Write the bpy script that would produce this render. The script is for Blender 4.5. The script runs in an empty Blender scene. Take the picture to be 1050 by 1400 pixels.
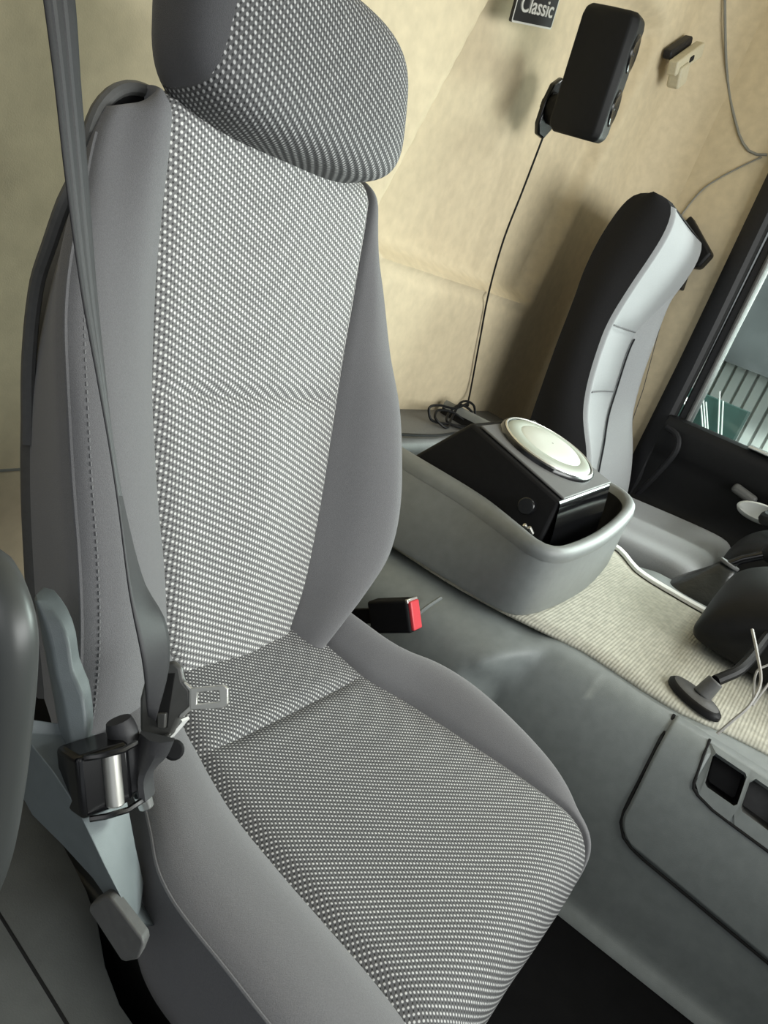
import bpy, bmesh, math, random
import numpy as np
from mathutils import Vector, Matrix
random.seed(7)
SC = bpy.context.scene
COL = SC.collection
Z0 = 0.74          # the cab floor is z = 0; numbers below are measured from the camera height
PI = math.pi

# ------------------------------------------------------------------ camera
cam_d = bpy.data.cameras.new('camera')
cam = bpy.data.objects.new('camera', cam_d)
COL.objects.link(cam)
Rm = Matrix(((0.53770763, -0.09957549, 0.83723069),
             (-0.77011434, -0.46222397, 0.43962815),
             (0.34321191, -0.88115477, -0.32522587)))   # columns: right, down, forward
right, down, fwd = Rm.col[0], Rm.col[1], Rm.col[2]
M = Matrix.Identity(4)
for r in range(3):
    M[r][0], M[r][1], M[r][2] = right[r], -down[r], -fwd[r]
M[2][3] = Z0
cam.matrix_world = M
cam_d.sensor_fit = 'VERTICAL'
cam_d.sensor_height = 36.0
cam_d.lens = 1051.0 / 1400.0 * 36.0
cam_d.clip_start = 0.02
SC.camera = cam

# ------------------------------------------------------------------ world, lights, exposure
SC.view_settings.view_transform = 'Standard'
SC.view_settings.look = 'None'
SC.view_settings.gamma = 1.0
SC.view_settings.use_curve_mapping = False
SC.view_settings.exposure = 0.08
world = bpy.data.worlds.new('sky')
SC.world = world
world.use_nodes = True
bg = world.node_tree.nodes['Background']
bg.inputs[0].default_value = (0.90, 0.96, 1.0, 1)
bg.inputs[1].default_value = 0.5


def area(name, loc, target, sx, sy, energy, color=(1, 1, 1)):
    l = bpy.data.lights.new(name, 'AREA')
    l.shape = 'RECTANGLE'
    l.size, l.size_y = sx, sy
    l.energy = energy
    l.color = color
    o = bpy.data.objects.new(name, l)
    COL.objects.link(o)
    o.location = (loc[0], loc[1], loc[2] + Z0)
    d = Vector(target) - Vector(loc)
    o.rotation_euler = d.to_track_quat('-Z', 'Y').to_euler()
    return o


area('windscreen_daylight', (1.15, -1.12, 0.36), (1.0, 0.5, -0.30), 1.9, 0.6, 36, (0.97, 1.0, 0.97))
area('door_daylight', (-0.75, -0.25, 0.60), (0.9, 0.3, -0.3), 0.9, 0.7, 2.5, (1.0, 0.99, 0.97))
area('driver_window_daylight', (2.85, -0.30, 0.18), (1.3, 0.40, -0.12), 0.8, 0.5, 40, (0.97, 1.0, 0.96))
area('outside_fill', (3.1, -0.2, 1.9), (4.2, 0.5, -0.3), 1.2, 0.4, 120, (0.95, 1.0, 0.96))  # added fill with no visible source, lifts the slatted wall and the cab

# ------------------------------------------------------------------ materials
MATS = {}


def mat(name, col, rough=0.6, metal=0.0, noise=0.0, nscale=200.0, bump=0.0, bscale=600.0, spec=0.5, coat=0.0, sheen=0.0):
    m = bpy.data.materials.new(name)
    m.use_nodes = True
    nt = m.node_tree
    b = nt.nodes['Principled BSDF']
    b.inputs['Base Color'].default_value = (*col, 1)
    b.inputs['Roughness'].default_value = rough
    b.inputs['Metallic'].default_value = metal
    b.inputs['Specular IOR Level'].default_value = spec
    b.inputs['Coat Weight'].default_value = coat
    b.inputs['Sheen Weight'].default_value = sheen
    tc = nt.nodes.new('ShaderNodeTexCoord')
    if noise:
        n = nt.nodes.new('ShaderNodeTexNoise')
        n.inputs['Scale'].default_value = nscale
        n.inputs['Detail'].default_value = 6
        nt.links.new(tc.outputs['Object'], n.inputs['Vector'])
        r = nt.nodes.new('ShaderNodeMapRange')
        r.inputs['From Min'].default_value = 0.3
        r.inputs['From Max'].default_value = 0.7
        r.inputs['To Min'].default_value = 1 - noise
        r.inputs['To Max'].default_value = 1 + noise
        nt.links.new(n.outputs['Fac'], r.inputs['Value'])
        mx = nt.nodes.new('ShaderNodeMix')
        mx.data_type = 'RGBA'
        mx.blend_type = 'MULTIPLY'
        mx.inputs[0].default_value = 1
        mx.inputs[6].default_value = (*col, 1)
        nt.links.new(r.outputs[0], mx.inputs[7])
        nt.links.new(mx.outputs[2], b.inputs['Base Color'])
    if bump:
        n2 = nt.nodes.new('ShaderNodeTexNoise')
        n2.inputs['Scale'].default_value = bscale
        n2.inputs['Detail'].default_value = 4
        nt.links.new(tc.outputs['Object'], n2.inputs['Vector'])
        bp = nt.nodes.new('ShaderNodeBump')
        bp.inputs['Strength'].default_value = bump
        bp.inputs['Distance'].default_value = 0.002
        nt.links.new(n2.outputs['Fac'], bp.inputs['Height'])
        nt.links.new(bp.outputs[0], b.inputs['Normal'])
    MATS[name] = m
    return m


def math_node(nt, op, a, b=None):
    n = nt.nodes.new('ShaderNodeMath')
    n.operation = op
    for i, v in enumerate((a, b)):
        if v is None:
            continue
        if hasattr(v, 'links'):
            nt.links.new(v, n.inputs[i])
        else:
            n.inputs[i].default_value = v
    return n.outputs[0]


def weave(name, base, light, pit, ax, ay, bx, by, rx=0.50, ry=0.25, bumpd=0.0009):
    """raised nubs on the lattice a=(ax,ay), b=(bx,by), in metres of the UV map; darker pits between"""
    m = bpy.data.materials.new(name)
    m.use_nodes = True
    nt = m.node_tree
    b = nt.nodes['Principled BSDF']
    uv = nt.nodes.new('ShaderNodeUVMap')
    uv.uv_map = 'cloth'
    sp = nt.nodes.new('ShaderNodeSeparateXYZ')
    nt.links.new(uv.outputs[0], sp.inputs[0])
    det = ax * by - ay * bx
    U, V = sp.outputs[0], sp.outputs[1]
    pa = math_node(nt, 'ADD', math_node(nt, 'MULTIPLY', U, by / det), math_node(nt, 'MULTIPLY', V, -bx / det))
    pb = math_node(nt, 'ADD', math_node(nt, 'MULTIPLY', U, -ay / det), math_node(nt, 'MULTIPLY', V, ax / det))

    def spot(offa, offb, ra, rb, lo, hi):
        fa = math_node(nt, 'SUBTRACT', math_node(nt, 'FRACT', math_node(nt, 'ADD', pa, offa + 100.5)), 0.5)
        fb = math_node(nt, 'SUBTRACT', math_node(nt, 'FRACT', math_node(nt, 'ADD', pb, offb + 100.5)), 0.5)
        # back to metres so the nub stays upright
        x = math_node(nt, 'ADD', math_node(nt, 'MULTIPLY', fa, ax), math_node(nt, 'MULTIPLY', fb, bx))
        y = math_node(nt, 'ADD', math_node(nt, 'MULTIPLY', fa, ay), math_node(nt, 'MULTIPLY', fb, by))
        d = math_node(nt, 'ADD', math_node(nt, 'POWER', math_node(nt, 'ABSOLUTE', math_node(nt, 'DIVIDE', x, ra)), 2.0), math_node(nt, 'POWER', math_node(nt, 'ABSOLUTE', math_node(nt, 'DIVIDE', y, rb)), 2.0))
        r = nt.nodes.new('ShaderNodeMapRange')
        r.interpolation_type = 'SMOOTHSTEP'
        r.inputs['From Min'].default_value = hi
        r.inputs['From Max'].default_value = lo
        nt.links.new(d, r.inputs['Value'])
        return r.outputs[0]
    nub = spot(0, 0, rx, ry, 0.25, 1.2)
    hole = spot(0.5, 0.5, rx * .8, ry * .7, 0.0, 1.1)
    tc = nt.nodes.new('ShaderNodeTexCoord')
    n = nt.nodes.new('ShaderNodeTexNoise')
    n.inputs['Scale'].default_value = 260
    nt.links.new(tc.outputs['Object'], n.inputs['Vector'])
    fac = math_node(nt, 'MULTIPLY', nub, math_node(nt, 'ADD', n.outputs['Fac'], 0.45))
    m1 = nt.nodes.new('ShaderNodeMix')
    m1.data_type = 'RGBA'
    m1.inputs[6].default_value = (*base, 1)
    m1.inputs[7].default_value = (*pit, 1)
    nt.links.new(hole, m1.inputs[0])
    mx = nt.nodes.new('ShaderNodeMix')
    mx.data_type = 'RGBA'
    mx.inputs[7].default_value = (*light, 1)
    nt.links.new(m1.outputs[2], mx.inputs[6])
    nt.links.new(fac, mx.inputs[0])
    nt.links.new(mx.outputs[2], b.inputs['Base Color'])
    b.inputs['Roughness'].default_value = 0.7
    b.inputs['Specular IOR Level'].default_value = 0.25
    bp = nt.nodes.new('ShaderNodeBump')
    bp.inputs['Strength'].default_value = 0.7
    bp.inputs['Distance'].default_value = bumpd
    nt.links.new(math_node(nt, 'SUBTRACT', nub, math_node(nt, 'MULTIPLY', hole, 0.6)), bp.inputs['Height'])
    nt.links.new(bp.outputs[0], b.inputs['Normal'])
    MATS[name] = m
    return m


weave('woven_cloth', (0.21, 0.21, 0.21), (0.86, 0.86, 0.83), (0.06, 0.06, 0.06), 0.0036, -0.0016, 0.0, 0.0065, 0.0013, 0.0017)
weave('woven_cloth_dark', (0.115, 0.115, 0.118), (0.62, 0.62, 0.61), (0.030, 0.030, 0.031), 0.0028, -0.0019, 0.0053, 0.0017, 0.0011, 0.0012)
weave('woven_cloth_headrest', (0.095, 0.095, 0.098), (0.50, 0.50, 0.50), (0.028, 0.028, 0.03), 0.0034, -0.0015, 0.0, 0.0062, 0.0012, 0.0017)
mat('plain_cloth', (0.165, 0.164, 0.170), 0.9, noise=0.10, nscale=900, bump=0.35, bscale=1500, spec=0.2, sheen=0.25)
mat('plain_cloth_dark', (0.095, 0.095, 0.101), 0.9, noise=0.10, nscale=900, bump=0.3, bscale=1500, spec=0.2, sheen=0.2)
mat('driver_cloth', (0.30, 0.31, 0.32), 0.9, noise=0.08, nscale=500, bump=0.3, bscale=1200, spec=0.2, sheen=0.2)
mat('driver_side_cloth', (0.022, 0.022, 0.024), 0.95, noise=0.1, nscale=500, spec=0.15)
mat('shell_plastic', (0.10, 0.10, 0.098), 0.55, noise=0.08, nscale=150, bump=0.12, bscale=1200)
mat('grey_plastic', (0.215, 0.236, 0.232), 0.48, noise=0.07, nscale=60, bump=0.18, bscale=1400)
mat('bin_plastic', (0.200, 0.213, 0.210), 0.50, noise=0.06, nscale=60, bump=0.18, bscale=1400)
mat('blue_grey_plastic', (0.145, 0.168, 0.176), 0.42, noise=0.06, nscale=80, bump=0.15, bscale=1400)
mat('beige_wall', (0.58, 0.49, 0.335), 0.75, noise=0.07, nscale=45, bump=0.12, bscale=500, spec=0.3)
mat('beige_plastic', (0.55, 0.50, 0.36), 0.5, noise=0.05)
mat('black_plastic', (0.008, 0.008, 0.0085), 0.5, noise=0.1, nscale=80, bump=0.1, bscale=1200, spec=0.22)
mat('black_gloss', (0.006, 0.006, 0.007), 0.22)
mat('black_matt', (0.008, 0.008, 0.009), 0.65, noise=0.15, nscale=120, spec=0.2)
mat('dark_gap', (0.006, 0.006, 0.006), 0.9)
mat('dark_rubber', (0.0045, 0.0045, 0.005), 0.85, noise=0.2, nscale=30, bump=0.25, bscale=700, spec=0.12)
mat('step_rubber', (0.125, 0.132, 0.126), 0.65, noise=0.12, nscale=25, bump=0.2, bscale=800)
mat('webbing', (0.034, 0.034, 0.037), 0.55, noise=0.1, nscale=700, spec=0.4)
mat('webbing_ridge', (0.062, 0.062, 0.066), 0.5, noise=0.1, nscale=700, spec=0.4)
mat('tongue_plastic', (0.085, 0.085, 0.08), 0.35, noise=0.08)
mat('port_gloss', (0.004, 0.004, 0.0045), 0.12, spec=0.12)
mat('chrome', (0.78, 0.77, 0.72), 0.34, metal=0.9)
mat('steel', (0.66, 0.67, 0.66), 0.28, metal=1.0)
mat('cable_grey', (0.35, 0.34, 0.32), 0.4)
mat('red_plastic', (0.72, 0.06, 0.075), 0.4)
mat('cone_grey', (0.42, 0.455, 0.39), 0.4, spec=0.5)
mat('cone_light', (0.68, 0.71, 0.64), 0.4, spec=0.5)
mat('front_panel_grey', (0.12, 0.12, 0.12), 0.55, noise=0.06, nscale=300)
mat('leather', (0.018, 0.02, 0.02), 0.33, noise=0.2, nscale=60, bump=0.5, bscale=120)
mat('carpet_edge', (0.85, 0.85, 0.82), 0.6)
mat('label_white', (0.8, 0.8, 0.78), 0.6)
mat('badge_black', (0.02, 0.02, 0.02), 0.35)
mat('badge_silver', (0.75, 0.74, 0.68), 0.35, metal=0.4)
mat('switch_silver', (0.72, 0.74, 0.72), 0.25, metal=0.7)
mat('highlight_white', (0.88, 0.90, 0.88), 0.2)  # bright highlight put into the colour
mat('pillar_dark', (0.014, 0.014, 0.016), 0.5, noise=0.1, nscale=100, bump=0.1, bscale=900, spec=0.3)
mat('seal_grey', (0.22, 0.22, 0.20), 0.5)
mat('ceiling_cloth', (0.50, 0.46, 0.36), 0.9, noise=0.05)
mat('asphalt', (0.20, 0.20, 0.19), 0.9, noise=0.2, nscale=6)
mat('handle_grey', (0.045, 0.048, 0.047), 0.38)
mat('tarp_teal', (0.035, 0.085, 0.075), 0.7, noise=0.3, nscale=6)
mat('streak_white', (0.9, 0.92, 0.9), 0.4)
mat('pale_metal', (0.88, 0.90, 0.88), 0.5, noise=0.1, nscale=3)
mat('shed_dark', (0.09, 0.095, 0.10), 0.7, noise=0.3, nscale=3)
mat('leaf_green', (0.05, 0.12, 0.085), 0.6, noise=0.3, nscale=8)


def carpet():
    m = mat('ribbed_carpet', (0.45, 0.44, 0.37), 0.95, noise=0.16, nscale=90, spec=0.1)
    nt = m.node_tree
    b = nt.nodes['Principled BSDF']
    uv = nt.nodes.new('ShaderNodeTexCoord')
    w = nt.nodes.new('ShaderNodeTexWave')
    w.bands_direction = 'Y'
    w.inputs['Scale'].default_value = 64
    w.inputs['Distortion'].default_value = 0.6
    w.inputs['Detail'].default_value = 2
    nt.links.new(uv.outputs['Object'], w.inputs['Vector'])
    bp = nt.nodes.new('ShaderNodeBump')
    bp.inputs['Strength'].default_value = 0.28
    bp.inputs['Distance'].default_value = 0.0018
    nt.links.new(w.outputs['Fac'], bp.inputs['Height'])
    nt.links.new(bp.outputs[0], b.inputs['Normal'])


carpet()


def glass():
    m = bpy.data.materials.new('window_glass')
    m.use_nodes = True
    nt = m.node_tree
    b = nt.nodes['Principled BSDF']
    nt.nodes.remove(b)
    out = nt.nodes['Material Output']
    tr = nt.nodes.new('ShaderNodeBsdfTransparent')
    tr.inputs[0].default_value = (0.86, 0.92, 0.90, 1)
    gl = nt.nodes.new('ShaderNodeBsdfGlossy')
    gl.inputs['Roughness'].default_value = 0.05
    mx = nt.nodes.new('ShaderNodeMixShader')
    fr = nt.nodes.new('ShaderNodeFresnel')
    fr.inputs[0].default_value = 1.45
    nt.links.new(fr.outputs[0], mx.inputs[0])
    nt.links.new(tr.outputs[0], mx.inputs[1])
    nt.links.new(gl.outputs[0], mx.inputs[2])
    nt.links.new(mx.outputs[0], out.inputs[0])
    MATS['window_glass'] = m


glass()

# ------------------------------------------------------------------ mesh helpers (raw coordinates, z from camera height)
BASE = {}


def thing(name, loc, label, cat, group=None, kind=None):
    o = bpy.data.objects.new(name, None)
    COL.objects.link(o)
    o.empty_display_size = 0.05
    o.location = (loc[0], loc[1], loc[2] + Z0)
    BASE[o] = Vector(loc)
    tag(o, label, cat, group, kind)
    return o


def tag(o, label=None, cat=None, group=None, kind=None):
    if label: o['label'] = label
    if cat: o['category'] = cat
    if group: o['group'] = group
    if kind: o['kind'] = kind
    return o


class MB:
    def __init__(s):
        s.v, s.f, s.uv = [], [], {}

    def add(s, vs, fs, uvs=None):
        k = len(s.v)
        s.v += [Vector(p) for p in vs]
        for f in fs:
            s.f.append([i + k for i in f])
        if uvs:
            for i, u in enumerate(uvs):
                s.uv[k + i] = u
        return s

    def grid(s, rows, uvs=None, closed=False, cap=False):
        n = len(rows[0])
        vs = [p for r in rows for p in r]
        fs = []
        for i in range(len(rows) - 1):
            for j in range(n if closed else n - 1):
                a, b = i * n + j, i * n + (j + 1) % n
                fs.append([a, b, b + n, a + n])
        if cap:
            fs.append(list(range(n))[::-1])
            fs.append([(len(rows) - 1) * n + j for j in range(n)])
        return s.add(vs, fs, [u for r in uvs for u in r] if uvs else None)

    def box(s, c, size, rot=None, taper=1.0):
        hx, hy, hz = size[0] / 2, size[1] / 2, size[2] / 2
        R = rot.to_matrix() if rot is not None and hasattr(rot, 'to_matrix') else (rot or Matrix.Identity(3))
        vs = []
        for z in (-1, 1):
            t = taper if z > 0 else 1
            for x, y in ((-1, -1), (1, -1), (1, 1), (-1, 1)):
                vs.append(Vector(c) + R @ Vector((x * hx * t, y * hy * t, z * hz)))
        return s.add(vs, [[3, 2, 1, 0], [4, 5, 6, 7], [0, 1, 5, 4], [1, 2, 6, 5], [2, 3, 7, 6], [3, 0, 4, 7]])

    def tube(s, path, r, seg=8, cap=True):
        path = [Vector(p) for p in path]
        rows = []
        prev = None
        for i, p in enumerate(path):
            d = (path[min(i + 1, len(path) - 1)] - path[max(i - 1, 0)]).normalized()
            if prev is None:
                a = d.orthogonal().normalized()
            else:
                a = (prev - d * prev.dot(d)).normalized()
            prev = a
            b = d.cross(a)
            rr = r[i] if isinstance(r, (list, tuple)) else r
            rows.append([p + a * rr * math.cos(2 * PI * k / seg) + b * rr * math.sin(2 * PI * k / seg) for k in range(seg)])
        return s.grid(rows, closed=True, cap=cap)

    def prism(s, poly, off):
        """polygon (3-D points) swept by vector off"""
        n = len(poly)
        off = Vector(off)
        vs = [Vector(p) for p in poly] + [Vector(p) + off for p in poly]
        fs = [list(range(n))[::-1], [n + i for i in range(n)]]
        for i in range(n):
            j = (i + 1) % n
            fs.append([i, j, j + n, i + n])
        return s.add(vs, fs)

    def build(s, name, material, parent=None, smooth=True, bevel=0.0, sub=0, solid=0.0, seg=3, angle=35):
        if parent is not None:
            base = BASE[parent]
        else:
            lo = [min(p[k] for p in s.v) for k in range(3)]
            hi = [max(p[k] for p in s.v) for k in range(3)]
            base = Vector(((lo[0] + hi[0]) / 2, (lo[1] + hi[1]) / 2, lo[2]))
        me = bpy.data.meshes.new(name)
        me.from_pydata([p - base for p in s.v], [], s.f)
        me.materials.append(MATS[material])
        if s.uv:
            lay = me.uv_layers.new(name='cloth')
            for lp in me.loops:
                lay.data[lp.index].uv = s.uv.get(lp.vertex_index, (0, 0))
        bm = bmesh.new()
        bm.from_mesh(me)
        bmesh.ops.recalc_face_normals(bm, faces=bm.faces)
        bm.to_mesh(me)
        bm.free()
        if smooth:
            for p in me.polygons:
                p.use_smooth = True
        o = bpy.data.objects.new(name, me)
        COL.objects.link(o)
        BASE[o] = base
        if parent is not None:
            o.parent = parent
        else:
            o.location = (base[0], base[1], base[2] + Z0)
        if bevel:
            md = o.modifiers.new('bevel', 'BEVEL')
            md.width = bevel
            md.segments = seg
            md.limit_method = 'ANGLE'
            md.angle_limit = math.radians(30)
        if solid:
            md = o.modifiers.new('solid', 'SOLIDIFY')
            md.thickness = solid
            md.offset = -1
        if sub:
            md = o.modifiers.new('sub', 'SUBSURF')
            md.levels = md.render_levels = sub
        if smooth and (bevel or not sub):
            me.set_sharp_from_angle(angle=math.radians(angle))
        return o


def cr(tab, x):
    """smooth table lookup (Catmull-Rom on sorted knots)"""
    n = len(tab)
    if x <= tab[0][0]: return tab[0][1]
    if x >= tab[-1][0]: return tab[-1][1]
    for i in range(n - 1):
        if tab[i][0] <= x <= tab[i + 1][0]:
            break
    x0, y0 = tab[i]; x1, y1 = tab[i + 1]
    h = x1 - x0
    m0 = (y1 - tab[i - 1][1]) / (x1 - tab[i - 1][0]) if i > 0 else (y1 - y0) / h
    m1 = (tab[i + 2][1] - y0) / (tab[i + 2][0] - x0) if i < n - 2 else (y1 - y0) / h
    t = (x - x0) / h
    return ((2 * t**3 - 3 * t**2 + 1) * y0 + (t**3 - 2 * t**2 + t) * h * m0 + (-2 * t**3 + 3 * t**2) * y1 + (t**3 - t**2) * h * m1)


def spline(pts, n):
    """n+1 points along a Catmull-Rom curve through pts"""
    pts = [Vector(p) for p in pts]
    L = [0]
    for a, b in zip(pts, pts[1:]):
        L.append(L[-1] + max((b - a).length, 1e-6))
    dim = len(pts[0])
    out = []
    for k in range(n + 1):
        x = L[-1] * k / n
        out.append(Vector([cr([(L[i], pts[i][d]) for i in range(len(pts))], x) for d in range(dim)]))
    return out


def sstep(a, b, x):
    t = min(1, max(0, (x - a) / (b - a)))
    return t * t * (3 - 2 * t)


def rrect(w, h, r, seg=5):
    pts = []
    for cx, cy, a0 in ((w / 2 - r, h / 2 - r, 0), (-w / 2 + r, h / 2 - r, 90), (-w / 2 + r, -h / 2 + r, 180), (w / 2 - r, -h / 2 + r, 270)):
        for k in range(seg + 1):
            a = math.radians(a0 + 90 * k / seg)
            pts.append((cx + r * math.cos(a), cy + r * math.sin(a)))
    return pts


# ------------------------------------------------------------------ the cab (setting)
def structure(o):
    o['kind'] = 'structure'
    return o


def wall_depth(x, z):
    """moulded recess in the rear wall"""
    top = 0.62
    xl = 1.150 + 0.12 * max(0, z) / 0.4
    xr = 1.895 + 0.075 * max(0, z) / 0.4
    k = sstep(xl - 0.02, xl + 0.03, x) * (1 - sstep(xr - 0.022, xr + 0.012, x)) * sstep(-0.052, -0.018, z) * (1 - sstep(top, top + .05, z))
    groove = math.exp(-((x - xl) / 0.014) ** 2) * sstep(-.03, .02, z) + .6 * math.exp(-((z + .062) / 0.010) ** 2) * sstep(xl, xl + .05, x) * (1 - sstep(xr - .05, xr, x))
    return 0.048 * k + 0.014 * groove


rows = []
xs = list(np.arange(0.0, 2.1601, 0.012))
zs = list(np.arange(-0.75, 1.2101, 0.013))
RC = 0.12
for z in zs:
    r = [Vector((x, 0.82 + wall_depth(x, z), z)) for x in xs]
    for k in range(1, 9):
        a = math.radians(90 * k / 8)
        r.append(Vector((2.16 + RC * math.sin(a), 0.82 - RC * (1 - math.cos(a)), z)))
    rows.append(r)
structure(MB().grid(rows).build('wall_back', 'beige_wall', angle=80))
# groove line low on the rear wall
structure(MB().box((0.6, 0.8195, -0.433), (1.0, 0.003, 0.003)).build('trim_1', 'seal_grey', smooth=False))
# driver-side wall strip between the rear corner and the door
mb = MB()
mb.grid([[Vector((2.28 + 0.01 * (y < 0.56), y, z)) for y in (0.70, 0.62, 0.56, 0.50, 0.46)] for z in np.arange(-0.75, 1.21, 0.14)])
structure(mb.build('wall_right', 'beige_wall'))
# moulded seam lines of the side trim
seam = MB().tube(spline([(2.2, 0.815, 0.86), (2.277, 0.72, 0.66), (2.277, 0.625, 0.535), (2.277, 0.575, 0.50), (2.277, 0.535, 0.505)], 20), 0.0035, 6)
seam.tube(spline([(2.277, 0.545, 0.497), (2.277, 0.575, 0.47), (2.277, 0.62, 0.425), (2.277, 0.65, 0.385), (2.277, 0.672, 0.315), (2.277, 0.68, 0.25)], 20), 0.002, 6)
structure(seam.build('trim_2', 'seal_grey'))
# ceiling and floor
structure(MB().box((1.25, 0.05, 1.22), (2.5, 1.7, 0.03)).build('ceiling', 'ceiling_cloth', smooth=False))
structure(MB().box((1.2, 0.0, -0.755), (2.4, 1.9, 0.03)).build('floor', 'dark_rubber', smooth=False))
structure(MB().box((1.2, -.98, -.42), (2.5, .06, .70)).box((1.2, -.88, .96), (2.5, .30, .50)).build('wall_front', 'ceiling_cloth', smooth=False))  # unseen front wall and header of the cab, added to hold back light
lw_ = MB().box((-.06, .0, -.68), (.05, 1.9, .18)).box((-.06, .66, .25), (.05, .38, 1.9)).box((-.06, .0, .97), (.05, 1.9, .50))  # unseen door-side sill and header, added to narrow the incoming light
structure(lw_.build('wall_left', 'pillar_dark', smooth=False))
# rubber-covered sill ledge beside the passenger seat (lower left)
led = MB()
prof = [(0.0, -0.56), (0.06, -0.54), (0.20, -0.536), (0.300, -0.536), (0.318, -0.541), (0.328, -0.56), (0.33, -0.738)]
LEDGE = [(-.5, .325), (.1, .322), (.2, .322), (.233, .326), (.25, .334), (.27, .345), (.30, .358), (.36, .372), (.45, .385), (.85, .40)]
for_y = []
for y in np.arange(-0.5, 0.821, 0.03):
    xe = float(np.interp(y, [a for a, b in LEDGE], [b for a, b in LEDGE]))
    for_y.append([Vector((p[0] + (xe - .328) * min(1, max(0, (p[0] - .10) / .2)), y, p[1])) for p in spline([(a, b, 0) for a, b in prof], 24)])
led.grid(for_y)
structure(led.build('trim_3', 'step_rubber'))
g = MB().tube(spline([(0.30, 0.40, -0.536), (0.290, 0.34, -0.536), (0.286, 0.301, -0.536), (0.279, 0.228, -0.536), (0.270, 0.15, -0.536), (0.25, 0.0, -0.536)], 16), 0.0016, 6)
structure(g.build('trim_4', 'dark_gap'))

# ------------------------------------------------------------------ driver's door
def door():
    d = MB()
    # B-pillar cover: deep dark strip with rounded edge
    pil = MB()
    sec = [(2.285, 0.505), (2.262, 0.50), (2.250, 0.485), (2.248, 0.455), (2.256, 0.442), (2.27, 0.44)]
    pil.grid([[Vector((x + 0.0 * z, y + 0.02 * (z > 0) * z, z)) for x, y in sec] for z in np.arange(-0.75, 1.21, 0.14)])
    structure(pil.build('trim_5', 'pillar_dark'))
    seal = MB().tube([(2.262, 0.443 + 0.02 * max(0, z), z) for z in np.arange(-0.27, 1.2, 0.12)], 0.007, 8)
    structure(seal.build('trim_6', 'black_plastic'))
    door = thing('door_1', (2.30, -0.1, -0.74), "dark driver's door behind the steering wheel with window above", 'door', kind='structure')
    fr = MB()
    # window frame, rear upright + sill top
    fr.grid([[Vector((x, y + 0.01 * z, z)) for x, y in ((2.275, 0.437), (2.268, 0.432), (2.268, 0.405), (2.282, 0.400), (2.30, 0.40))] for z in np.arange(-0.25, 1.15, 0.1)])
    fr.build('window_frame', 'pillar_dark', door)
    st = MB().tube([(2.268, 0.409 + 0.01 * z, z) for z in np.arange(-0.19, 1.15, 0.12)], 0.0065, 8)
    st.build('window_seal', 'shell_plastic', door)
    # door panel
    pn = MB()
    sec = [(2.30, -0.185), (2.27, -0.18), (2.235, -0.187), (2.225, -0.205), (2.232, -0.27), (2.245, -0.30), (2.25, -0.42), (2.21, -0.46), (2.20, -0.52), (2.24, -0.60), (2.25, -0.74)]
    ss = spline([(a, b, 0) for a, b in sec], 40)
    pn.grid([[Vector((p[0], y, p[1])) for p in ss] for y in np.arange(-0.8, 0.4501, 0.05)])
    pn.build('door_panel', 'black_plastic', door)
    # grab bar moulded along the rear edge
    gb = MB().tube(spline([(2.22, 0.44, -0.215), (2.205, 0.40, -0.225), (2.20, 0.385, -0.26), (2.205, 0.40, -0.33), (2.22, 0.43, -0.42)], 20), 0.008, 8)
    gb.build('edge_rail', 'pillar_dark', door)
    gl = MB().box((2.292, -0.15, 0.16), (0.005, 1.10, 0.72))
    gl.build('window_pane', 'window_glass', door, smooth=False)
    sw = MB().box((2.236, 0.145, -0.176), (0.045, 0.17, 0.008))
    sw = sw.build('switch_strip', 'switch_silver', door, bevel=0.003)
    s2 = MB().box((2.232, 0.12, -0.169), (0.016, 0.05, 0.006))
    s2.build('switch', 'black_plastic', sw, bevel=0.002)
    kn = MB().box((2.222, .182, -.293), (.030, .070, .026), Matrix.Rotation(math.radians(12), 3, 'X'))
    kn.build('lock_lever', 'shell_plastic', door, bevel=.010)
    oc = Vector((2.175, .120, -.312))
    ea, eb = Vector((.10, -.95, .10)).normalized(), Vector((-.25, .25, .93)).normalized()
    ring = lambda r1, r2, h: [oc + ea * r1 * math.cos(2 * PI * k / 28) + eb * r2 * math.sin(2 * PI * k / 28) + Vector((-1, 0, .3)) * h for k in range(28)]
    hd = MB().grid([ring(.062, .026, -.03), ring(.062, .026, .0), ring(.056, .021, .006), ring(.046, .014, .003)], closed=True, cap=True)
    hd.build('handle_highlight', 'highlight_white', door, angle=60)  # white dish standing in for a bright highlight at the door
    return door


door()
# inner mouldings on the door: grey release cup
# ------------------------------------------------------------------ outside the driver's window
og = MB().box((5.0, 0, -1.95), (26, 26, 0.1))
structure(og.build('ground', 'asphalt', smooth=False))

wallo = thing('slatted_wall', (4.6, 0.2, -1.9), 'pale slatted metal wall standing outside beyond the door window', 'wall')
for k in range(46):
    MB().box((4.6, -1.6 + k * 0.062, -0.45), (0.03, 0.046, 2.9)).build('slat', 'pale_metal', wallo, smooth=False)
MB().box((4.66, -0.2, -0.45), (0.04, 3.0, 2.9)).build('backing_board', 'pale_metal', wallo, smooth=False)
sh = thing('dark_shed', (5.0, 2.4, -1.9), 'dark shed side outside, seen at the upper left of the door window', 'shed')
MB().box((4.9, 2.4, -0.2), (0.5, 2.6, 3.4)).build('side', 'shed_dark', sh, smooth=False)
MB().box((4.5, 0.95, 0.45), (0.25, 1.3, 0.9)).build('overhang', 'shed_dark', sh, smooth=False)
tp_o = thing('streak_rods', (3.9, .6, -1.9), 'teal tarpaulin outside with thin white rods added for glare streaks in the window', 'rods')
MB().box((4.05, .74, -1.05), (0.10, .50, 1.75)).build('tarpaulin', 'tarp_teal', tp_o, smooth=False)
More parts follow.
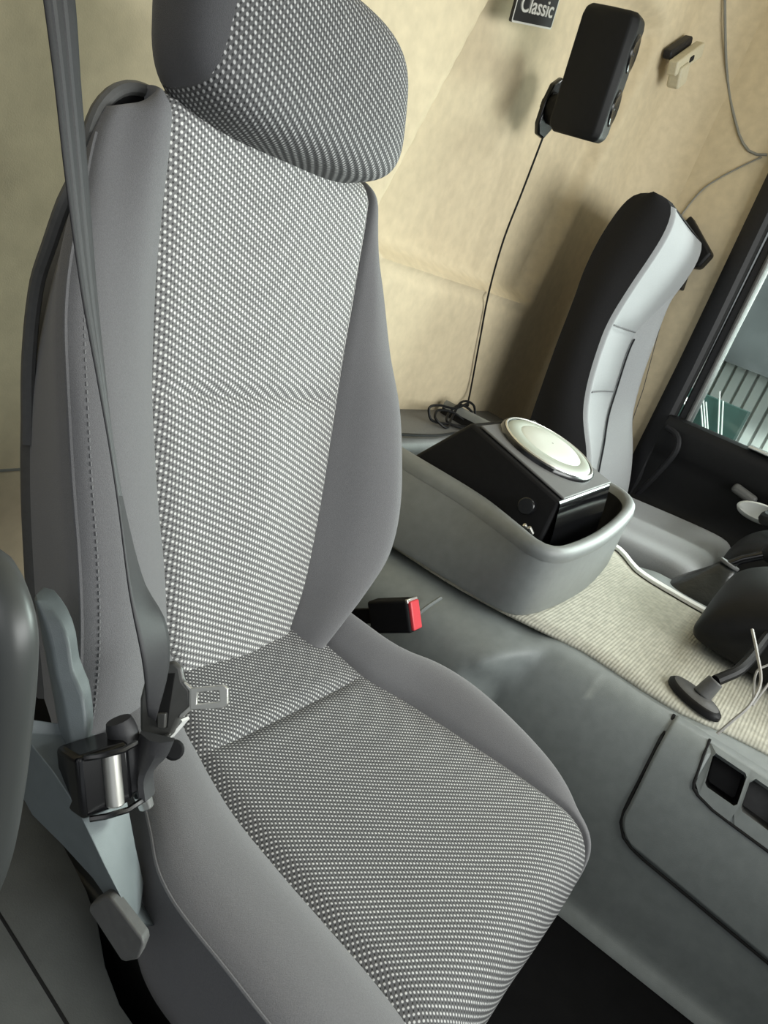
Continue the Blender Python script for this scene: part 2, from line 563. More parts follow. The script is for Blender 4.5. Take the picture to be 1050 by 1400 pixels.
for k in range(15):
    y = .50 + .022 * k
    MB().tube([(3.93, y - .10 - .010 * k, -.62), (3.985, y + .11 + .012 * k, -.17 + .04 * math.sin(k * 2.1))], .0035, 5).build('streak_rod', 'streak_white', tp_o)  # rods added to imitate pale glare streaks in the pane

# ------------------------------------------------------------------ passenger seat
P0 = Vector((0.565, 0.403, -0.429))
Sv = Vector((0, 0.318, 1)).normalized()
Nv = Vector((0, -1, 0.318)).normalized()
seat = thing('passenger_seat', (0.575, 0.25, -0.74), 'large grey cloth passenger seat with woven centre panels filling the foreground', 'seat')

IL = [(-0.03, .495), (0, .488), (.02, .480), (.05, .477), (.1, .471), (.15, .462), (.2, .455), (.25, .449), (.3, .447), (.35, .447), (.4, .450), (.45, .4545), (.475, .4545), (.49, .453), (.53, .453)]
IR = [(-0.03, .655), (0, .661), (.02, .672), (.05, .683), (.1, .694), (.15, .703), (.2, .709), (.25, .715), (.3, .721), (.35, .729), (.4, .736), (.45, .743), (.475, .745), (.49, .745), (.53, .745)]
OL = [(-0.03, .360), (.04, .352), (.1, .347), (.15, .344), (.2, .343), (.25, .345), (.3, .353), (.35, .365), (.4, .383), (.43, .393), (.455, .403), (.470, .412), (.480, .421), (.490, .433), (.500, .4505), (.53, .4505)]
OR = [(-0.03, .69), (0, .705), (.03, .735), (.067, .775), (.1, .790), (.14, .796), (.19, .798), (.25, .797), (.31, .795), (.375, .789), (.43, .782), (.46, .775), (.475, .768), (.49, .760), (.53, .745)]
NB = [(-0.03, .020), (0, .035), (.06, .048), (.13, .050), (.2, .042), (.25, .033), (.31, .014), (.375, .0), (.45, -.016), (.53, -.02)]
T_ARC, R_ARC = 0.468, 0.028


def back_frame(t):
    if t <= T_ARC:
        return P0 + Sv * t, Nv
    a = (t - T_ARC) / R_ARC
    if a <= math.radians(100):
        return P0 + Sv * (T_ARC + R_ARC * math.sin(a)) - Nv * (R_ARC * (1 - math.cos(a))), (Nv * math.cos(a) + Sv * math.sin(a))
    a2 = math.radians(100)
    d = (Nv * (-math.sin(a2)) + Sv * math.cos(a2))
    q = P0 + Sv * (T_ARC + R_ARC * math.sin(a2)) - Nv * (R_ARC * (1 - math.cos(a2)))
    return q + d * (t - T_ARC - R_ARC * a2), Nv * math.cos(a2) + Sv * math.sin(a2)


def bp(X, t, n):
    q, N = back_frame(t)
    return Vector((X, q.y, q.z)) + N * n


T_END = T_ARC + R_ARC * math.radians(100)
ts = list(np.linspace(-0.035, T_ARC, 60)) + list(np.linspace(T_ARC, T_END, 18))[1:]


def back_part(fn, t0=-1, t1=9, npts=14, uv=False, pinch=None):
    rows, uvs = [], []
    use = [t for t in ts if t0 - 1e-6 <= t <= t1 + 1e-6]
    if t0 > -1 and abs(use[0] - t0) > 1e-4: use = [t0] + use
    if t1 < 9 and abs(use[-1] - t1) > 1e-4: use = use + [t1]
    for t in use:
        ctl = fn(t)
        pts = spline([(x, n, 0) for x, n in ctl], npts)
        dn = 0
        if pinch:
            for p0 in pinch:
                dn -= 0.006 * math.exp(-((t - p0) / 0.006) ** 2)
        rows.append([bp(p[0], t, p[1] + dn * min(1, 5 * min(j, npts - j) / npts)) for j, p in enumerate(pts)])
        uvs.append([(p[0], t) for p in pts])
    return MB().grid(rows, uvs if uv else None)


def f_insert(t):
    l, r = cr(IL, t), cr(IR, t)
    w = r - l
    lum = 0.010 * math.exp(-((t - 0.14) / 0.10) ** 2)
    return [(l, -.005), (l + .03 * w, 0.001), (l + .25 * w, .003 + lum * .6), (l + .5 * w, .005 + lum), (l + .75 * w, .003 + lum * .6), (l + .97 * w, 0.001), (r, -.005)]


def f_bolL(t):
    l, o, nb = cr(IL, t), cr(OL, t), cr(NB, t)
    w = l - o
    return [(o, nb - .006), (o + .06 * w, nb + .002), (o + .3 * w, nb + .008), (o + .65 * w, nb * .55 + .012), (o + .95 * w, .002), (l, -.005)]


def f_bolR(t):
    l, o, nb = cr(IR, t), cr(OR, t), cr(NB, t)
    w = o - l
    return [(l, -.005), (l + .05 * w, .002), (l + .35 * w, nb * .55 + .012), (l + .7 * w, nb + .008), (l + .94 * w, nb - .002), (o, nb - .012)]


def side_n(t):
    return 1 - 0.80 * sstep(0.44, 0.51, t)


def f_sideL(t):
    o, nb = cr(OL, t), cr(NB, t)
    k = side_n(t)
    return [(o, nb - .006), (o + .002, nb - .02), (o + .024 * k, nb * .5 - .05 * k), (o + .046 * k, -.083 * k)]


def f_sideR(t):
    o, nb = cr(OR, t), cr(NB, t)
    k = side_n(t)
    return [(o, nb - .012), (o + .004, nb - .03), (o - .008 * k, nb * .5 - .06 * k), (o - .025 * k, -.085 * k)]


def f_shell(t):
    o, q = cr(OL, t), cr(OR, t)
    k = side_n(t)
    a, b = o + .045 * k, q - .024 * k
    return [(a + .004, -.078 * k), (a - .003, -.084 * k), (a + .005, -.104 * k), (a + .05, -.138 * k), ((a + b) / 2, -.165 * k), (b - .03, -.150 * k), (b + .004, -.105 * k), (b + .006, -.086 * k), (b - .004, -.080 * k)]


back_part(f_insert, -1, 0.2525, 22, True, (0.2525,)).build('back_insert', 'woven_cloth', seat, angle=60)
back_part(f_insert, 0.2525, 9, 22, True, (0.2525,)).build('back_insert', 'woven_cloth', seat, angle=60)
back_part(f_bolL, npts=16).build('back_bolster', 'plain_cloth', seat, angle=60)
back_part(f_bolR, npts=16).build('back_bolster', 'plain_cloth', seat, angle=60)
back_part(f_sideL, npts=10).build('side_panel', 'plain_cloth', seat, angle=60)
back_part(f_sideR, npts=10).build('side_panel', 'plain_cloth', seat, angle=60)
back_part(f_shell, -1, T_END, 30).build('back_shell', 'shell_plastic', seat, angle=60)
lip = [(.388, .20, -.084), (.385, .27, -.080), (.382, .33, -.066), (.381, .362, -.048), (.383, .392, -.034), (.391, .413, -.030), (.397, .433, -.030), (.401, .448, -.030), (.408, .465, -.030), (.421, .481, -.030), (.438, .491, -.032), (.462, .495, -.036), (.50, .494, -.045)]
MB().tube(spline([P0 + Sv * b + Nv * n + Vector((a - P0.x, 0, 0)) for a, b, n in lip], 40), .0058, 10).build('shell_rim', 'shell_plastic', seat)
fil = [(.400, .415), (.403, .433), (.405, .448), (.411, .463), (.423, .478), (.439, .488), (.462, .492), (.50, .490), (.50, .415)]
MB().prism([P0 + Sv * b - Nv * .033 + Vector((a - P0.x, 0, 0)) for a, b in fil], Nv * -.008).build('shell_core', 'black_matt', seat, smooth=False)
# piping ridge and stitching on the outer seam
pip = MB().tube([bp(cr(OL, t) + .0005, t, cr(NB, t) - .005) for t in np.linspace(.0, .445, 60)], 0.0018, 6)
pip.build('piping', 'plain_cloth', seat)
st = MB()
for k in range(70):
    t = 0.0 + k * 0.0056
    if t > .40: break
    a = bp(cr(OL, t) + .010, t, cr(NB, t) + .0035); b = bp(cr(OL, t + .003) + .010, t + .003, cr(NB, t + .003) + .0035)
    st.tube([a, b], 0.0009, 4)
st.build('stitching', 'plain_cloth', seat)

# headrest
HC, HS, HW, HH, HD, HN = 0.588, 0.551, 0.150, 0.078, 0.050, 0.012


def hr_pt(th, ph):
    """rounded block: th round the X-n section, ph from bottom to top"""
    def se(v, e):
        return math.copysign(abs(v) ** (2 / e), v)
    c = abs(math.cos(ph)) ** (2 / 3.6)
    s_ = se(math.sin(ph), 3.6)
    x = HC + HW * c * se(math.cos(th), 4.2)
    n = HN + HD * c * se(math.sin(th), 3.2)
    return Vector((x, 0, 0)), HS + HH * s_, n


def headrest():
    nth, nph = 96, 40
    V = {}
    for i in range(nph + 1):
        ph = -PI / 2 + PI * i / nph
        ph = math.copysign(abs(ph / (PI / 2)) ** 1.0, ph) * PI / 2
        for j in range(nth):
            th = 2 * PI * j / nth
            x, s, n = hr_pt(th, ph)
            q = P0 + Sv * s + Nv * n
            V[i, j] = (Vector((x.x, q.y, q.z)), (x.x, s - n * .5))
    vs = [V[i, j][0] for i in range(nph + 1) for j in range(nth)]
    fs = [[i * nth + j, i * nth + (j + 1) % nth, (i + 1) * nth + (j + 1) % nth, (i + 1) * nth + j] for i in range(nph) for j in range(nth)]
    me = bpy.data.meshes.new('tmp')
    me.from_pydata(vs, [], fs)
    bm = bmesh.new()
    bm.from_mesh(me)
    bmesh.ops.remove_doubles(bm, verts=bm.verts, dist=1e-5)
    a = Vector((.464, 0, 0)) + P0 * 0
    pa = P0 + Sv * .570 + Nv * .05; pa.x = .468
    pb = P0 + Sv * .490 + Nv * .05; pb.x = .454
    no = (pb - pa).cross(Nv).normalized()
    if no.x < 0: no = -no
    bmesh.ops.bisect_plane(bm, geom=list(bm.verts) + list(bm.edges) + list(bm.faces), plane_co=pa, plane_no=no)
    pr = Vector((HC + .138, 0, 0))
    bmesh.ops.bisect_plane(bm, geom=list(bm.verts) + list(bm.edges) + list(bm.faces), plane_co=pr, plane_no=(1, 0, 0))
    groups = {0: [], 1: [], 2: []}
    for f in bm.faces:
        c = f.calc_center_median()
        k = 0 if (c - pa).dot(no) < 0 else (2 if c.x > pr.x else 1)
        groups[k].append([v.co.copy() for v in f.verts])
    bm.free()
    bpy.data.meshes.remove(me)
    for k, nm, mt in ((1, 'headrest_insert', 'woven_cloth_headrest'), (0, 'headrest_cover', 'plain_cloth_dark'), (2, 'headrest_cover', 'plain_cloth_dark')):
        idx, vv, uvs, ff = {}, [], [], []
        for poly in groups[k]:
            f = []
            for p in poly:
                key = (round(p.x, 5), round(p.y, 5), round(p.z, 5))
                if key not in idx:
                    idx[key] = len(vv)
                    vv.append(p)
                    sn_, nn_ = (p - P0).dot(Sv) - HS, (p - P0).dot(Nv) - HN
                    uvs.append((math.atan2(p.x - HC, nn_ + .16) * .20, math.atan2(sn_, nn_ + .065) * .105))
                f.append(idx[key])
            ff.append(f)
        MB().add(vv, ff, uvs).build(nm, mt, seat, angle=80)
    for x in (-.06, .06):
        MB().tube([P0 + Sv * .44 + Nv * -.045 + Vector((HC + x - P0.x, 0, 0)), P0 + Sv * .52 + Nv * -.035 + Vector((HC + x - P0.x, 0, 0))], 0.006, 10).build('headrest_post', 'steel', seat)


headrest()

# cushion: path back -> front, then rolled over the front edge
CP = [(0.445, -0.428), (0.41, -0.438), (0.36, -0.449), (0.312, -0.459), (0.26, -0.464), (0.2, -0.467), (0.13, -0.471), (0.085, -0.475), (0.055, -0.481), (0.034, -0.495), (0.024, -0.518), (0.022, -0.56), (0.028, -0.61), (0.04, -0.66)]
NC = 90
cpath = spline([(0, y, z) for y, z in CP], NC)
clen = [0]
for a, b in zip(cpath, cpath[1:]): clen.append(clen[-1] + (b - a).length)


def c_norm(i):
    d = (cpath[min(i + 1, NC)] - cpath[max(i - 1, 0)]).normalized()
    return Vector((0, d.z, -d.y)) * (1 if True else 1)


def ykey(i):
    """table key: y along the top, then continues below the front edge as negative run"""
    p = cpath[i]
    if p.z > -0.487: return p.y
    k = next(j for j in range(NC + 1) if cpath[j].z <= -0.487)
    return cpath[k].y - (clen[i] - clen[k])


CL = [(-.2, .413), (0, .416), (.05, .419), (.1, .423), (.15, .426), (.2, .430), (.258, .437), (.297, .446), (.32, .452), (.345, .457), (.362, .464), (.40, .488), (.43, .515), (.45, .53)]
CRt = [(-.2, .757), (-.05, .764), (0, .765), (.053, .762), (.087, .757), (.132, .750), (.177, .742), (.224, .734), (.265, .726), (.316, .708), (.338, .704), (.377, .697), (.42, .690), (.45, .688)]
COR = [(-.2, .775), (-.05, .780), (0, .778), (.03, .772), (.054, .773), (.075, .784), (.1, .789), (.141, .794), (.188, .797), (.234, .797), (.274, .787), (.305, .768), (.34, .752), (.39, .737), (.45, .72)]
NRB = [(-.2, .0), (0, .0), (.054, .001), (.075, .006), (.1, .014), (.15, .023), (.2, .029), (.25, .031), (.31, .029), (.39, .027), (.45, .025)]
COL_ = [(-.2, .345), (0, .338), (.05, .332), (.11, .327), (.166, .328), (.209, .330), (.233, .335), (.25, .342), (.271, .354), (.30, .368), (.36, .385), (.45, .40)]
NLB = [(-.2, .0), (0, .004), (.05, .012), (.12, .02), (.25, .022), (.33, .02), (.45, .015)]


def cpt(i, X, n):
    return Vector((X, cpath[i].y, cpath[i].z)) + c_norm(i) * n


def cush_part(fn, i0=0, i1=NC, npts=14, uv=False, pinch=None):
    rows, uvs = [], []
    for i in range(i0, i1 + 1):
        y = ykey(i)
        pts = spline([(x, n, 0) for x, n in fn(y)], npts)
        dn = 0
        if pinch is not None:
            dn = -0.007 * math.exp(-((clen[i] - clen[pinch]) / 0.006) ** 2)
        rows.append([cpt(i, p[0], p[1] + dn * min(1, 5 * min(j, npts - j) / npts)) for j, p in enumerate(pts)])
        uvs.append([(p[0], -clen[i]) for p in pts])
    return MB().grid(rows, uvs if uv else None)


iseam = min(range(NC), key=lambda i: abs(cpath[i].y - 0.315))


def g_insert(y):
    l, r = cr(CL, y), cr(CRt, y)
    w = r - l
    return [(l, -.004), (l + .03 * w, .002), (l + .3 * w, .003), (l + .5 * w, .002), (l + .7 * w, .003), (l + .97 * w, .002), (r, -.004)]


def g_bolR(y):
    l, o, n = cr(CRt, y), cr(COR, y), cr(NRB, y)
    w = o - l
    return [(l, -.004), (l + .1 * w, .001 + .2 * n), (l + .5 * w, n * .8 + .002), (l + .85 * w, n + .001), (o, n - .006)]


def g_bolL(y):
    l, o, n = cr(CL, y), cr(COL_, y), cr(NLB, y)
    w = l - o
    return [(o, n - .005), (o + .05 * w, n), (o + .3 * w, n + .006), (o + .7 * w, n * .7 + .007), (o + .96 * w, .002), (l, -.004)]


cush_part(g_insert, 0, iseam, 22, True, iseam).build('cushion_rear_insert', 'woven_cloth_dark', seat, angle=60)
cush_part(g_insert, iseam, NC, 22, True, iseam).build('cushion_insert', 'woven_cloth_dark', seat, angle=60)
cush_part(g_bolR).build('cushion_bolster', 'plain_cloth', seat, angle=60)
cush_part(g_bolL).build('cushion_bolster', 'plain_cloth', seat, angle=60)


def cush_side(o_tab, n_tab, sgn, drop):
    rows = []
    for i in range(NC + 1):
        y = ykey(i)
        o, n = cr(o_tab, y), cr(n_tab, y)
        a = cpt(i, o, n - .005)
        k = 1 - sstep(0.0, -0.1, y)
        zb = -0.565
        row = []
        for q in np.linspace(0, 1, 8):
            x = o + sgn * (0.004 * math.sin(q * PI)) - sgn * drop * q * q
            z = a.z + (min(zb, a.z - .01) - a.z) * q
            row.append(Vector((x, max(a.y, .03 + .0 * q) if False else a.y, z)))
        rows.append(row)
    return MB().grid(rows)


cush_side(COL_, NLB, -1, .02).build('cushion_side', 'plain_cloth_dark', seat, angle=60)
cush_side(COR, NRB, 1, .02).build('cushion_side', 'plain_cloth_dark', seat, angle=60)
cp = MB().tube([cpt(i, cr(COL_, ykey(i)), cr(NLB, ykey(i)) - .004) for i in range(0, NC + 1)], 0.0012, 6)
cp.build('piping', 'plain_cloth', seat)

# pedestal under the cushion
ped = MB()
ped.grid([[Vector((0.575 + sx * w, 0.24 + sy * d, z)) for sx, sy in ((-1, -1), (1, -1), (1, 1), (-1, 1))] for z, w, d in ((-.56, .215, .19), (-.60, .20, .18), (-.735, .17, .16))], closed=True, cap=True)
ped.build('pedestal', 'handle_grey', seat, bevel=0.01)

# side cover by the sill: pointed pale plastic wedge with an opening for the belt reel
cov = MB()
crs = []
#  y, inner x, inner z, ridge x, ridge z, lower x, lower z
for y0, xi, zi, y1, xo, zo, y2, xl, zl in ((.322, .334, -.388, .352, .292, -.376, .362, .300, -.425), (.318, .334, -.392, .348, .288, -.384, .355, .296, -.435), (.300, .334, -.398, .310, .288, -.388, .325, .294, -.442), (.284, .334, -.412, .282, .290, -.398, .295, .297, -.444), (.262, .334, -.442, .250, .293, -.420, .262, .300, -.448), (.246, .334, -.461, .226, .296, -.436, .236, .302, -.456), (.240, .332, -.476, .217, .299, -.444, .224, .304, -.462)):
    a, b, c = Vector((xi, y0, zi)), Vector((xo, y1, zo)), Vector((xl, y2, zl))
    crs.append([a, a.lerp(b, .5) + Vector((0, 0, .003)), a.lerp(b, .93), b, b.lerp(c, .08), c, c + Vector((.03, 0, -.02)), Vector((.340, y0 + .02, zl - .02))])
cov.grid(crs, closed=True, cap=True)
cover = cov.build('side_cover', 'blue_grey_plastic', seat, bevel=.003, angle=50)
arm = MB()
crs = []
for l, r in zip(spline([(.31, .394, -.309), (.31, .376, -.333), (.31, .352, -.365), (.31, .339, -.383), (.31, .322, -.392)], 12), spline([(.313, .384, -.307), (.313, .368, -.311), (.313, .354, -.321), (.313, .341, -.340), (.313, .329, -.347), (.313, .316, -.367), (.313, .312, -.380)], 12)):
    m_ = l.lerp(r, .45) + Vector((-.006, -.004, .004))
    crs.append([l + Vector((.014, .012, 0)), l, l.lerp(m_, .5) + Vector((-.001, 0, 0)), m_, r, r + Vector((.014, .012, 0))])
arm.grid(crs, closed=True, cap=True)
arm.build('hinge_cover', 'blue_grey_plastic', seat, bevel=.002, angle=50)
# belt outlet box with polished roller guide
R_ = Matrix.Rotation(math.radians(-28), 3, 'X') @ Matrix.Rotation(math.radians(-12), 3, 'Z')
bx = MB().box((.308, .293, -.3865), (.036, .034, .042), R_)
reel = bx.build('belt_outlet', 'black_gloss', seat, bevel=0.004)
MB().tube([Vector((.308, .293, -.3865)) + R_ @ Vector((.004, -.018, -.018)), Vector((.308, .293, -.3865)) + R_ @ Vector((.004, -.018, .018))], .0058, 16).build('polished_guide', 'chrome', reel, bevel=0.001)
for zz in (-.020, .020):
    MB().tube([Vector((.308, .293, -.3865)) + R_ @ Vector(q) for q in ((-.014, -.019, zz), (-.006, -.024, zz), (.008, -.027, zz), (.020, -.022, zz))], 0.002, 6).build('guide_frame', 'black_gloss', reel)
# adjuster lever low beside the seat
lev = MB()
la, lb_, lc, ld = Vector((.287, .2485, -.453)), Vector((.287, .235, -.428)), Vector((.287, .1955, -.4325)), Vector((.287, .2065, -.4625))
qd = [la.lerp(lb_, .15), la.lerp(lb_, .85), la.lerp(lb_, 1).lerp(lc, .08), lb_.lerp(lc, .92), lb_.lerp(lc, 1).lerp(ld, .1), lc.lerp(ld, .5) + Vector((0, -.004, -.001)), lc.lerp(ld, .9), ld.lerp(la, .06), ld.lerp(la, .93)]
lev.prism(qd, Vector((.012, .006, -.006)))
lev.build('adjuster_lever', 'shell_plastic', seat, bevel=0.002)
# buckle on its stalk, inboard side
bk = MB()
ax = (Vector((.9, .366, -.45)) - Vector((.9, .42, -.485))).normalized()
side = Vector((1, 0, 0))
up = side.cross(ax).normalized()
Rb = Matrix((side, ax, up)).transposed()
bc = Vector((.885, .392, -.468))
bk.box(bc, (.028, .066, .046), Rb)
buckle = bk.build('buckle', 'black_matt', seat, bevel=0.004)
MB().box(bc + ax * .0345, (.022, .006, .040), Rb).build('release_button', 'red_plastic', buckle, bevel=0.002)
MB().box(bc + ax * .032 - up * .0205, (.027, .004, .006), Rb).build('slot_rim', 'chrome', buckle, bevel=0.001)
MB().box(bc - ax * .06, (.006, .07, .022), Rb).build('stalk', 'black_matt', buckle, bevel=0.002)
# care label sewn on the cushion edge
lb = MB().box((.372, .289, -.372), (.007, .002, .024), Matrix.Rotation(math.radians(20), 3, 'X'))
lb.build('care_label', 'label_white', seat, smooth=False)

# ------------------------------------------------------------------ seat belt
belt = thing('seat_belt', (.35, .30, -.74), 'black seat belt hanging twisted in front of the large grey seat', 'seat belt')
LE = [(.314, .640, .250), (.318, .5191, .0526), (.318, .4927, .0105), (.318, .4629, -.0405), (.318, .4241, -.1011), (.318, .3924, -.1442), (.318, .366, -.1807), (.318, .3436, -.2146), (.318, .3185, -.2558), (.318, .3087, -.2698), (.322, .291, -.302), (.336, .288, -.346)]
RE = [(.352, .655, .260), (.350, .5378, .0630), (.350, .5144, .0159), (.350, .4865, -.0384), (.350, .4519, -.1062), (.350, .4185, -.1656), (.350, .3978, -.1993), (.350, .3756, -.2302), (.350, .3384, -.2709), (.350, .309, -.2862), (.350, .2953, -.3116), (.3405, .284, -.349)]
ls, rs = spline(LE, 80), spline(RE, 80)
webo = MB().grid([[l.lerp(r, q) for q in np.linspace(0, 1, 9)] for l, r in zip(ls, rs)]).build('webbing', 'webbing', belt, solid=0.0012)
for q in (.27, .62):
    rr = []
    for i, (l, r) in enumerate(zip(ls, rs)):
        if i > 62: break
        tn = (ls[i + 1] - l).normalized()
        nrm = (r - l).cross(tn).normalized()
        if nrm.dot(-l) < 0: nrm = -nrm
        rr.append([l.lerp(r, q + d) + nrm * h for d, h in ((-.09, .0), (-.06, .0008), (.06, .0008), (.09, 0))])
    MB().grid(rr).build('webbing_stripe', 'webbing_ridge', belt)
# tongue: dark moulded grip with a pale metal plate
tx = Vector((0.53770763, -0.77011434, 0.34321191)); ty = Vector((-0.09957549, -0.46222397, -0.88115477)); tz = -Vector((0.83723069, 0.43962815, -0.32522587))
tc_ = Vector((.360, .285, -.345))
tx = (tx + tz * .15).normalized(); tz = tx.cross(ty).normalized() * -1
TS = 0.539 / 1051 / 4.375


def tp(a, b, h=0):
    return tc_ + tx * (a - 627) * TS + ty * (b - 481) * TS + tz * h


grip = MB()
out = [(415, 285), (372, 450), (372, 640), (400, 685), (540, 695), (585, 650), (625, 560), (702, 485), (698, 385), (650, 330), (635, 250), (590, 215), (500, 230)]
grip.prism([tp(a, b, -.008) for a, b in out], tz * .006)
tongue = grip.build('tongue', 'tongue_plastic', belt, bevel=0.0025)
MB().prism([tp(a, b, -.002) for a, b in ((430, 300), (490, 615), (555, 612), (565, 500), (600, 285))], tz * .0008).build('slot', 'dark_gap', tongue, smooth=False)
MB().prism([tp(a, b, -.002) for a, b in ((500, 520), (500, 612), (548, 612), (556, 520))], tz * .004).build('slide_bar', 'tongue_plastic', tongue, bevel=.001)
MB().prism([tp(a, b, -.002) for a, b in ((385, 650), (400, 680), (540, 690), (582, 648), (565, 640), (530, 662), (410, 655))], tz * .0035).build('lower_lip', 'tongue_plastic', tongue, bevel=.0012)


def plate_ring(outer, inner, h0, h1):
    n = len(outer)
    mb = MB()
    vs = [tp(a, b, h0) for a, b in outer] + [tp(a, b, h0) for a, b in inner] + [tp(a, b, h1) for a, b in outer] + [tp(a, b, h1) for a, b in inner]
    fs = []
    for i in range(n):
        j = (i + 1) % n
        fs += [[i, j, n + j, n + i], [2 * n + i, 3 * n + i, 3 * n + j, 2 * n + j], [i, 2 * n + i, 2 * n + j, j], [n + i, n + j, 3 * n + j, 3 * n + i]]
    return mb.add(vs, fs)


plate_ring([(700, 372), (900, 348), (918, 352), (932, 368), (932, 458), (918, 474), (898, 482), (700, 500)],
           [(742, 394), (860, 378), (872, 378), (878, 384), (884, 438), (880, 446), (866, 450), (738, 466)], -.004, -.001).build('latch_plate', 'chrome', tongue, bevel=0.0005)
MB().prism([tp(a, b, -.0045) for a, b in ((650, 338), (662, 340), (705, 372), (705, 500), (640, 555), (625, 552), (630, 535), (690, 480), (690, 390))], tz * .003).build('plate_neck', 'chrome', tongue, bevel=.0005)
# loose webbing rolled at the outlet
rollb = MB().tube(spline([(.326, .303, -.356), (.328, .296, -.366), (.328, .287, -.377), (.328, .277, -.392), (.327, .272, -.396)], 12), [.0085, .0098, .0102, .0102, .0102, .0102, .0102, .010, .0095, .009, .0085, .008, .0075], 16)
rollb.build('webbing_roll', 'webbing', belt, angle=50)
fun = []
for l, r in zip(spline([(.332, .287, -.358), (.330, .284, -.374), (.328, .276, -.390), (.328, .269, -.400)], 10), spline([(.343, .266, -.354), (.341, .266, -.366), (.337, .270, -.382), (.335, .262, -.394)], 10)):
    fw = Vector((-.008, -.006, .004))
    fun.append([l - fw * .6, l, l.lerp(r, .35) + fw, l.lerp(r, .65) + fw, r, r - fw * .6])
MB().grid(fun, closed=True, cap=True).build('anchor_sleeve', 'webbing', belt, angle=60)
MB().tube([(.330, .268, -.395), (.332, .262, -.404)], [.006, .005], 12).build('anchor_bolt', 'steel', belt, bevel=.001)
ov = MB()
oc = Vector((.366, .281, -.384))
ov.tube([oc + Vector((.004, .004, -.004)), oc], .0075, 16)
ov.build('webbing_end', 'black_matt', belt, bevel=.002)

# ------------------------------------------------------------------ centre console between the seats (covers the engine tunnel)
con = thing('centre_console', (1.3, .0, -.74), 'grey plastic tunnel console between the two seats under the beige carpet', 'console')


def con_sec(y):
    f = [(1.62, -.432), (1.1, -.432), (1.05, -.4323), (1.028, -.434), (1.012, -.440), (1.0, -.452), (.988, -.475), (.975, -.52), (.966, -.58), (.961, -.66), (.957, -.722), (.948, -.730), (.944, -.739)]
    r = [(1.62, -.442), (1.1, -.442), (1.03, -.443), (.995, -.446), (.972, -.454), (.952, -.466), (.936, -.485), (.925, -.52), (.92, -.58), (.92, -.66), (.92, -.72), (.915, -.728), (.91, -.738)]
    out = []
    for a, b in zip(f, r):
        zz = min(a[1], -.44)
        y0 = .198 + (-.44 - max(zz, -.52)) * .45          # 0 at the front, 1 behind the shoulder
        k = sstep(y0, y0 + .058, y)
        out.append((a[0] * (1 - k) + b[0] * k, a[1] * (1 - k) + b[1] * k))
    return out


cb = MB()
ys = sorted(set(list(np.arange(-.5, -.15, .06)) + list(np.arange(-.15, .13, .01)) + list(np.arange(.13, .34, .006)) + list(np.arange(.34, .83, .06))))
cb.grid([[Vector((p[0], y, p[1])) for p in spline([(a, b, 0) for a, b in con_sec(y)], 110)] for y in ys])
cb.f = [f for f in cb.f if not (-.135 < sum(cb.v[i].y for i in f) / 4 < -.0345 and -.488 < sum(cb.v[i].z for i in f) / 4 < -.4395 and sum(cb.v[i].x for i in f) / 4 < 1.05)]
cb.build('console_body', 'grey_plastic', con, angle=60)


_cs = [(p[0], p[1]) for p in spline([(a, b, 0) for a, b in con_sec(0)], 400)]
_cz = np.array([b for a, b in _cs][::-1]); _cx = np.array([a for a, b in _cs][::-1])


def con_x(z):
    return float(np.interp(z, _cz, _cx))


def con_n(z):
    dxz = (con_x(z + .004) - con_x(z - .004)) / .008
    return Vector((-1, 0, dxz)).normalized()


def on_side(y, z, lift):
    return Vector((con_x(z), y, z)) + con_n(z) * lift


def open_hole(mb, y0, y1, z0, z1):
    mb.f = [f for f in mb.f if not (y0 < sum(mb.v[i].y for i in f) / len(f) < y1 and z0 < sum(mb.v[i].z for i in f) / len(f) < z1)]


MB().tube([(.918, .385, -.486), (.926, .377, -.468), (.940, .371, -.452), (.958, .366, -.440)], .0028, 6).build('seam_strip', 'grey_plastic', con)
# removable access panel following the side
pan = MB()
rows_ = []
for z in np.linspace(-.596, -.4345, 40):
    r = []
    yl = .0245 - .007 * sstep(-.44, -.57, z)
    if z < -.560:
        q = (-.560 - z) / .036
        yl -= .040 * (1 - math.sqrt(max(0, 1 - q * q)))
    for y in list(np.linspace(yl, -.16, 40)) + [-.22, -.3, -.4, -.5]:
        dz = -.09 * max(0, -.02 - y) * sstep(-.50, -.596, z)
        r.append(on_side(y, z + dz, .0035))
    rows_.append(r)
pan.grid(rows_)
open_hole(pan, -.136, -.0335, -.489, -.4395)
panel = pan.build('access_panel', 'grey_plastic', con, solid=0.004, angle=60)
gp = MB().tube([on_side(y, z, .0016) for y, z in [(.0272, -.4345), (.0262, -.4584), (.0240, -.4874), (.0205, -.5457), (.0190, -.562), (.0155, -.577), (.004, -.592), (-.010, -.598), (-.027, -.601), (-.0953, -.607), (-.1962, -.616), (-.5, -.643)]], .0022, 6)
gp.build('panel_gap', 'dark_gap', con)
